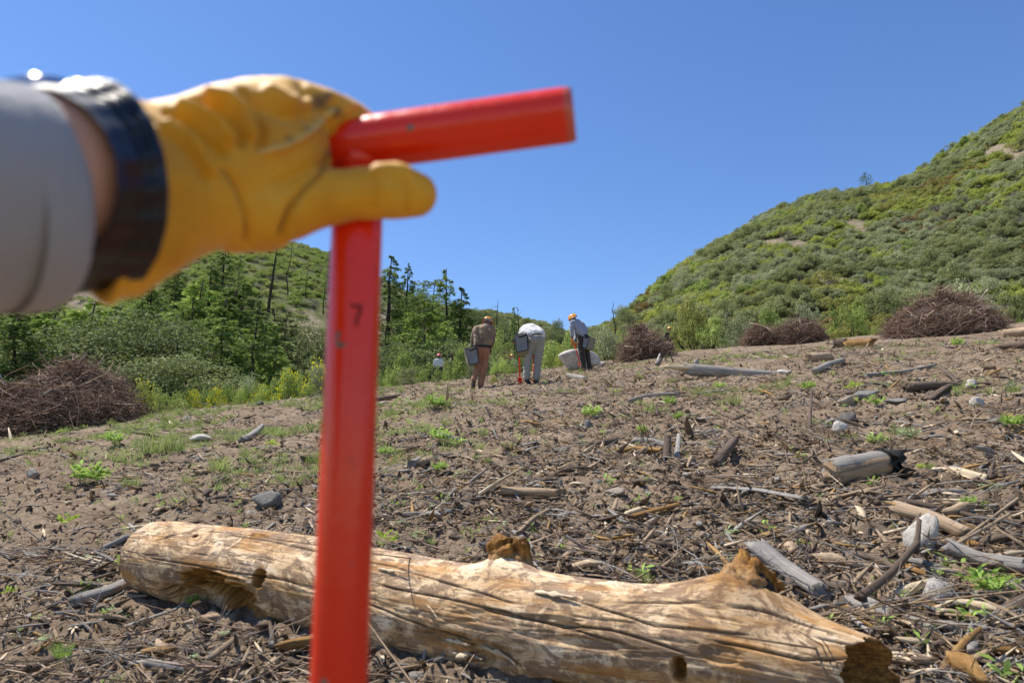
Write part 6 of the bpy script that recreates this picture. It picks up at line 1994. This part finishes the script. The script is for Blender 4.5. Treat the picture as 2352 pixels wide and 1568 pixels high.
for lab, x_, y_, w_, m_, k_ in (
    ('bright green weed patch below the brown-shirted worker', 1000, 943, 62, 'leaf_weed', 'weed'), ('leafy green weed in the middle ground, left of centre', 1010, 1030, 62, 'leaf_weed', 'weed'),
    ('compact green weed touching the right of the red pole', 886, 1056, 40, 'leaf_weed', 'weed'), ('small bright weed in the middle right of the red pole', 1010, 1100, 44, 'leaf_weed', 'weed'),
    ('bushy green weed below the stooping worker', 1360, 966, 54, 'leaf_weed', 'weed'), ('round green weed in the middle of the clearing', 1474, 1004, 32, 'leaf_weed', 'weed'),
    ('green weed right of the round one', 1560, 978, 36, 'leaf_weed', 'weed'), ('weed at the left end of the weathered grey log', 1655, 902, 34, 'leaf_weed', 'weed'),
    ('lime yellow broad-leaved weed on the right', 1966, 900, 44, 'leaf_lime', 'broad'), ('green weed left of the lime one', 1858, 908, 40, 'leaf_weed', 'weed'),
    ('low green weed among the right rocks', 2012, 942, 46, 'leaf_weed', 'weed'), ('pale green weed cluster on the right', 2094, 1018, 58, 'leaf_pale', 'weed'),
    ('green weed left of the pale cluster', 2015, 1028, 52, 'leaf_weed', 'weed'), ('small bright seedling behind the split log section', 2118, 1098, 24, 'leaf_lime', 'weed'),
    ('large leafy weed on the left slope', 200, 1120, 96, 'leaf_weed', 'weed'), ('lime broad-leaved seedling on the left', 148, 1218, 50, 'leaf_lime', 'broad'),
    ('yellow-green weed by the left end of the big log', 292, 1328, 66, 'leaf_lime', 'weed'), ('bright broad-leaved weed behind the log beside the red pole', 892, 1262, 66, 'leaf_lime', 'broad'),
    ('small weed in the shadow under the big log', 440, 1416, 40, 'leaf_weed', 'weed'), ('grassy green tuft in the lower left corner', 136, 1560, 70, 'leaf_weed', 'grass'),
    ('large leafy weed at the lower right edge', 2276, 1386, 116, 'leaf_weed', 'weed'), ('green weed on the left slope near the brush pile', 258, 1030, 54, 'leaf_weed', 'weed'),
    ('small lime weed left of the red pole', 620, 1036, 40, 'leaf_lime', 'broad'), ('weed at the far left edge', 22, 1370, 40, 'leaf_lime', 'broad'),
    ('seedling over the grey branch piece, left foreground', 228, 1362, 34, 'leaf_pale', 'broad'), ('small weed behind the left end of the big log', 320, 1250, 30, 'leaf_pale', 'weed'),
    ('small green seedling in the lower left', 512, 1480, 24, 'leaf_pale', 'weed'), ('weed beside the curved pale root', 1540, 935, 36, 'leaf_weed', 'weed'),
    ('small weed in the gap right of the split log section', 2230, 1180, 44, 'leaf_weed', 'weed'), ('green sprout right of the centre foreground', 1560, 1165, 24, 'leaf_weed', 'weed'),
    ('weed at the far right edge, upper', 2330, 1000, 60, 'leaf_weed', 'weed'), ('weed under the large right brush pile', 2200, 800, 36, 'leaf_weed', 'weed')):
    weed(lab, x_, y_, w_, m_, k_)
for lab, x_, y_, w_ in (('broad pale grass clump on the left slope', 345, 1052, 120), ('grass clump right of the broad pale clump', 400, 1045, 80), ('grass clump above the big log, left of the pole', 500, 1090, 90), ('grass clump left of the one above the log', 300, 1124, 70),
    ('feathery grass clump right of the red pole', 968, 998, 50), ('thin grass in the centre of the clearing', 1112, 1010, 40), ('pale grass tuft beside the middle weed', 1120, 1075, 34), ('green grass sprout behind the big log', 1478, 1345, 56), ('tall thin grass in front of the weathered log', 1690, 935, 60),
    ('grass sprout left of the big stub on the log', 990, 1262, 36), ('grass clump beside the sunlit weed right', 1225, 1005, 36), ('grass clump by the foot of the split log section', 2135, 1085, 40), ('grass at the right edge below the logs', 2330, 912, 60), ('thin grass by the forked branch', 2140, 1470, 60), ('grass tuft right of the lower weed', 560, 1060, 50), ('grass tuft above the grey boulder', 640, 1120, 36)):
    weed(lab, x_, y_, w_, 'grass', 'grass', None, 1.0)

# ---- litter: wood fragments and stones one by one where they show largest, then as a mass
def box_piece(l, w, h, seed):
    """a small angular splinter"""
    rs = np.random.RandomState(seed)
    n = 4
    V = []
    for i, f in enumerate(np.linspace(-.5, .5, n)):
        k = (1 - .7 * abs(2 * f) ** 3) if i in (0, n - 1) else rs.uniform(.8, 1.1)
        for sx, sz in ((-1, 0), (1, 0), (.7, 1), (-.8, 1)):
            V.append((f * l + rs.uniform(-.06, .06) * l, sx * w * .5 * k * rs.uniform(.7, 1.2), (sz * h - h * .3 + math.sin(f * 3 + seed) * h * .5) * k))
    V = np.array(V)
    F = grid_faces(n, 4)
    F = np.vstack([F, [[0, 3, 2, 1], [(n - 1) * 4, (n - 1) * 4 + 1, (n - 1) * 4 + 2, (n - 1) * 4 + 3]]])
    return V, F, V * np.array([1, 3, 3]) + seed
WM = ['wood_tan', 'wood_grey', 'wood_brown', 'wood_orange', 'wood_pale', 'wood_brown', 'wood_grey', 'wood_tan']
def wood_mesh(name, l, w, h, seed, mat):
    V, F, G = box_piece(l, w, h, seed)
    return npmesh(name, V, F, M[mat], False, {'grain': ('POINT', 'FLOAT_VECTOR', G)})
frag = [wood_mesh('wood_fragment', .20 + .02 * (i % 4), .05 + .012 * (i % 3), .03 + .008 * (i % 4), 600 + i, WM[i]) for i in range(8)]
rs = np.random.RandomState(91)
placed = 0; tries = 0
SIDE = [(-9, 'left of the big log'), (700, 'between the big log and the left slope'), (1150, 'in the centre of the clearing'), (1600, 'right of centre'), (1950, 'near the split log section'), (9999, 'at the right side')]
TONE = ['tan', 'grey', 'brown', 'orange', 'pale', 'brown', 'grey', 'tan']
def zone_of(px, py):
    s_ = 'left of the red pole' if px < 760 else 'in the centre' if px < 1350 else 'right of centre' if px < 1850 else 'at the right'
    d_ = 'far up the slope' if py < 950 else 'in the middle distance' if py < 1120 else 'in the near ground' if py < 1330 else 'in the foreground'
    return s_ + ' ' + d_
while placed < 230 and tries < 6000:
    tries += 1
    px_ = rs.uniform(0, 2352); py_ = 870 + 700 * rs.rand() ** .8
    if rs.rand() > (.25 + .75 * np.clip((px_ - 300) / 1500, 0, 1)): continue
    if 330 < px_ < 2060 and abs(py_ - (1270 + (px_ - 340) * .175)) < 120: continue
    g = ground_at(px_, py_)
    if g.y > 19: continue
    i = rs.randint(8)
    o = add('wood_fragment', frag[i], None, (g.x, g.y, g.z + .012))
    q = rs.uniform(.3, .85) * (1.5 if rs.rand() < .15 else 1)
    o.scale = (q * rs.uniform(.7, 1.7), q, q); o.rotation_euler = (.2 + rs.randn() * .2, rs.randn() * .2, rs.uniform(0, 6.28))
    tag(o, 'small %s wood fragment lying %s' % (TONE[i], zone_of(px_, py_)), 'wood', 'wood fragments strewn over the clearing')
    placed += 1
stone_me = [npmesh('stone', ROCKS[i][0] * .5, ROCKS[i][1], M[m], False) for i, m in enumerate(('rock_tan', 'rock_grey', 'rock_white', 'rock_dark', 'rock_tan', 'rock_grey', 'rock_white'))]
STN = ['tan', 'grey', 'white', 'dark', 'tan', 'grey', 'white']
placed = 0
while placed < 120:
    px_ = rs.uniform(0, 2352); py_ = 860 + 700 * rs.rand() ** .9
    if 330 < px_ < 2060 and abs(py_ - (1270 + (px_ - 340) * .175)) < 120: continue
    g = ground_at(px_, py_)
    if g.y > 22: continue
    i = rs.randint(7); q = rs.uniform(.018, .06) * (.6 + g.y / 12)
    o = add('stone', stone_me[i], None, (g.x, g.y, g.z + q * .1)); o.scale = (q * rs.uniform(.8, 1.5), q, q * .8); o.rotation_euler = (rs.randn() * .2, rs.randn() * .2, rs.uniform(0, 6.28))
    tag(o, 'small %s stone on the soil %s' % (STN[i], zone_of(px_, py_)), 'stone', 'stones strewn over the clearing')
    placed += 1

def litter_points(n, rmin, rmax, seed, clump=3.0, power=1.0, azr=56):
    rs = np.random.RandomState(seed)
    a = np.radians(rs.uniform(-azr, azr, n * 3)); r = rmin * (rmax / rmin) ** (rs.rand(n * 3) ** power)
    x = np.sin(a) * r; y = np.cos(a) * r
    p = np.clip(fbm(x * 1.1, y * 1.1, 3, seed=seed) * 2.0 - .45, .05, 1) ** clump * (.45 + .55 * np.clip((np.degrees(a) + 30) / 40, 0, 1))
    fl = np.min(np.hypot(x[:, None] - cx_[None, ::12, 0], y[:, None] - cx_[None, ::12, 1]), axis=1) > .20
    ok = (rs.rand(len(x)) < p * 1.6) & (y < edge_of(x, y) + 1) & fl
    x, y = x[ok][:n], y[ok][:n]
    return x, y
def litter(name, label, cat, coll, nk, n, rmin, rmax, seed, smin, smax, tilt=.25, clump=1.0, lift=.006, power=1.0, weights=None, stretch=2.2):
    x, y = litter_points(n, rmin, rmax, seed, clump, power)
    rs = np.random.RandomState(seed + 1)
    k = len(x)
    z = height(x, y) + lift
    sc_ = rs.uniform(smin, smax, k) * np.exp(rs.randn(k) * .3) * (.85 + .05 * np.hypot(x, y))
    rot = np.stack([.2 + rs.randn(k) * tilt, -.085 + rs.randn(k) * tilt, rs.uniform(0, 6.28, k)], -1)
    scatter(name, label, cat, coll, np.stack([x, y, z], -1), rot, np.stack([sc_ * (rs.uniform(.6, stretch, k) if stretch > 1 else 1.0), sc_, sc_], -1), rs.choice(nk, k, p=weights))
    return k
chips = protos('chip_shape', [wood_mesh('chip', .065, .009 + .004 * (i % 3), .004 + .002 * (i % 2), 700 + i, WM[i]) for i in range(8)])
litter('wood_chips', 'shredded wood chips and splinters littering the brown soil', 'wood chips', chips, 8, 56000, 1.5, 25, 801, .35, .95, .3, 1.0, weights=[.24, .12, .16, .06, .09, .09, .08, .16])
litter('bark_shreds', 'larger shreds of bark and split wood over the clearing', 'bark', chips, 8, 8000, 1.8, 27, 811, .8, 1.8, .3, 1.4, .01, weights=[.24, .12, .18, .07, .09, .10, .08, .12])
def twig_mesh(name, seed, mat, L=.22, r=.0035, n=3):
    rs = np.random.RandomState(seed)
    P = np.zeros((n, 3)); P[:, 2] = .006
    D = np.zeros((n, 3)); D[:, 0] = 1; P[1:] = [[L * .3, 0, .006]] * (n - 1); D[1:, 1] = rs.uniform(-.8, .8, n - 1); D[1:, 2] = rs.uniform(0, .4, n - 1)
    Ls = np.array([L] + [L * rs.uniform(.2, .5) for _ in range(n - 1)])
    V, F = sticks(P, D, Ls, np.array([r] + [r * .6] * (n - 1)), np.full(n, rs.uniform(-.15, .15)), seed, 4)
    return npmesh(name, V, F, M[mat], False, {'var': ('POINT', 'FLOAT', np.full(len(V), rs.rand())), 'grain': ('POINT', 'FLOAT_VECTOR', V)})
twigs = protos('twig_shape', [twig_mesh('twig', 720 + i, m, .14 + .05 * i) for i, m in enumerate(('twig', 'wood_tan', 'wood_grey', 'wood_brown', 'wood_tan'))])
litter('twig_litter', 'thin dry twigs and stems scattered over the soil', 'twigs', twigs, 5, 7600, 2.0, 27, 821, .35, 1.0, .18, 1.3, .008, .85)
clods = protos('clod_shape', [npmesh('clod', rock_shape(740 + i, 2, 9, .7)[0] * .5, rock_shape(740 + i, 2, 9, .7)[1], M['soil'] if i < 3 else M['rock_tan'] if i == 3 else M['rock_grey'], False) for i in range(5)])
litter('soil_clods', 'crumbs and clods of brown soil with fine gravel', 'soil', clods, 5, 17000, 1.45, 22, 831, .010, .040, .5, .7, .003, weights=[.29, .29, .29, .07, .06])
# grass cover
tufts = protos('tuft_shape', [npmesh('tuft', *grass_data(760 + i, .10, .13, 34, .006)[:2], M['grass'], False, {'var': ('POINT', 'FLOAT', grass_data(760 + i, .10, .13, 34, .006)[2])}) for i in range(3)])
seedl = []
for i in range(3):
    l, st = weed_data(770 + i, .05, .04, 14, .028)
    seedl.append(tree_mesh('seedling', l, st, M['leaf_weed'] if i < 2 else M['leaf_pale'], M['leaf_green']))
x, y = litter_points(60000, 3.2, 27, 841, .3)
gz = zones(x, y)[:, 0]
rs = np.random.RandomState(5)
ok = rs.rand(len(x)) < gz * .48
x, y = x[ok], y[ok]; k = len(x); q = rs.uniform(.5, 1.2, k) * (.8 + .03 * y)
scatter('grass_cover', 'thin green grass growing over the left of the clearing and its edges', 'grass', tufts, np.stack([x, y, height(x, y) - .005], -1), np.stack([np.zeros(k), np.zeros(k), rs.uniform(0, 6.28, k)], -1), np.stack([q, q, q * rs.uniform(.6, 1.1, k)], -1), rs.randint(0, 3, k))
seedc = protos('seedling_shape', seedl)
litter('seedlings', 'tiny green seedlings dotted over the soil', 'seedlings', seedc, 3, 700, 2.2, 24, 851, .5, 1.1, .1, 1.2, .012, stretch=1)

# ------------------------------------------------------------------ brush piles
def brush_pile(label, px, Y, top, wpx, twn, seed, rust=.25, branches=8, depth=.75, lop=0.0, rs_scale=1.0):
    b = stand(px, Y)
    s_ = scale_at(b); a = wpx * .5 * s_; h = rise(px, top, Y, b) * .84
    rs = np.random.RandomState(seed)
    root = thing('brush_pile', label, 'brush pile', b)
    def surf(u, v, k=1.0):
        r2 = np.clip(u * u + v * v, 0, 1)
        n = fbm(u * 2.2 + seed, v * 2.2, 3)
        return (1 - r2) ** .7 * h * (.30 + 1.1 * n + .6 * (fbm(u * 5 + seed, v * 5, 2) - .5)) * k
    # core: dark mound added inside to block light through the twigs
    g = np.linspace(-1, 1, 40)
    U, W = np.meshgrid(g, g, indexing='ij')
    Z = surf(U, W, .80) - .12 + .10 * (fbm(U * 7, W * 7, 2, seed=seed) - .5)
    gx = U * a * .95; gy = W * a * depth * .95
    base = height(gx + b.x, gy + b.y, False) - b.z
    V = np.stack([gx, gy, Z + base], -1).reshape(-1, 3)
    i = np.arange(39)[:, None] * 40 + np.arange(39)[None]
    add('core', npmesh('core', V, np.stack([i, i + 40, i + 41, i + 1], -1).reshape(-1, 4), M['mound'], True), root)
    def cloud(n, lmin, lmax, rmin, rmax, out):
        r = np.sqrt(rs.rand(n)); th = rs.uniform(0, 6.28, n)
        u, w = r * np.cos(th), r * np.sin(th)
        zz = surf(u, w) * rs.uniform(.35, 1.02, n) ** .45
        x, y = u * a, w * a * depth
        z = zz + height(x + b.x, y + b.y, False) - b.z
        L = rs.uniform(lmin, lmax, n)
        D = rs.randn(n, 3) * np.array([1, 1, .55]); D += np.stack([u, w, np.zeros(n)], 1) * out
        D /= np.linalg.norm(D, axis=1)[:, None]
        P = np.stack([x, y, z], 1) - D * (L * .5)[:, None]
        P[:, 2] = np.maximum(P[:, 2], height(P[:, 0] + b.x, P[:, 1] + b.y, False) - b.z + .02)
        V, F = sticks(P, D, L, rs.uniform(rmin, rmax, n), rs.uniform(-.25, .25, n), seed, 4)
        A = np.repeat(np.clip(.42 + .5 * (zz / h - .5) * .3 + rs.randn(n) * .24, 0, 1), 12)
        return V, F, A
    V, F, A = cloud(int(twn * .8), .35 * rs_scale, 1.25 * rs_scale, .003, .013, .5)
    o = add('twigs', npmesh('twigs', V, F, M['twig'], False, {'var': ('POINT', 'FLOAT', A)}), root); o['kind'] = 'stuff'
    V, F, A = cloud(twn // 3, .2 * rs_scale, .6 * rs_scale, .002, .005, .9)
    o = add('fine_twigs', npmesh('fine_twigs', V, F, M['needle_dry'], False, {'var': ('POINT', 'FLOAT', A)}), root); o['kind'] = 'stuff'
    n = int(twn * rust * 3)
    c = rs.randn(14, 2) * .45
    ci = rs.randint(0, 14, n)
    u = c[ci, 0] + rs.randn(n) * .16; w = c[ci, 1] + rs.randn(n) * .16
    ok = u * u + w * w < .95; u, w = u[ok], w[ok]; n = len(u)
    x, y = u * a, w * a * depth
    P = np.stack([x, y, surf(u, w) * rs.uniform(.75, 1.0, n) + height(x + b.x, y + b.y, False) - b.z], 1)
    V, F = leaves(P, rs.randn(n, 3), rs.randn(n, 3) * .6 + np.array([0, 0, 1]), rs.uniform(.05, .13, n), .03)
    o = add('dry_needles', npmesh('dry_needles', V, F, M['needle_dry'], False, {'var': ('POINT', 'FLOAT', np.repeat(rs.rand(n), 4))}), root); o['kind'] = 'stuff'
    for k in range(branches):
        r = math.sqrt(rs.rand()) * .85; th = rs.uniform(3.3, 6.1)
        u_, w_ = r * math.cos(th), r * math.sin(th)
        c0 = np.array([u_ * a, w_ * a * depth, float(surf(np.array(u_), np.array(w_))) * 1.0 + .03 + float(height(u_ * a + b.x, w_ * a * depth + b.y, False)) - b.z])
        d = rs.randn(3) * np.array([1, .6, .35]); d /= np.linalg.norm(d)
        L = rs.uniform(.6, 1.9) * rs_scale
        V, F, G = rough_stick([c0 - d * L / 2, c0 + rs.randn(3) * .06, c0 + d * L / 2], rs.uniform(.012, .034), .008, 900 + seed * 40 + k, 10, 6)
        add('branch', npmesh('branch', V, F, M[['wood_grey', 'wood_tan', 'wood_brown', 'wood_pale'][k % 4]], True, {'grain': ('POINT', 'FLOAT_VECTOR', G)}), root)
    return root
brush_pile('big brown brush pile at the left edge of the clearing', 112, 15.0, 838, 380, 9000, 1, .25, 26)
brush_pile('reddish brush pile right of the three near workers', 1482, 25.5, 740, 112, 3800, 2, .6, 14)
brush_pile('small russet brush pile on the far crest, left of the grey one', 1756, 30.5, 738, 86, 2600, 3, 1.2, 3)
brush_pile('grey-brown brush pile on the far crest', 1836, 30.0, 716, 108, 3400, 4, .25, 10)
brush_pile('large brown brush pile below the hill at the right', 2168, 25.5, 655, 252, 8000, 5, .5, 28)
brush_pile('brown brush pile glimpsed behind the white-shirted worker', 1165, 35.0, 778, 86, 2600, 6, .6, 3)
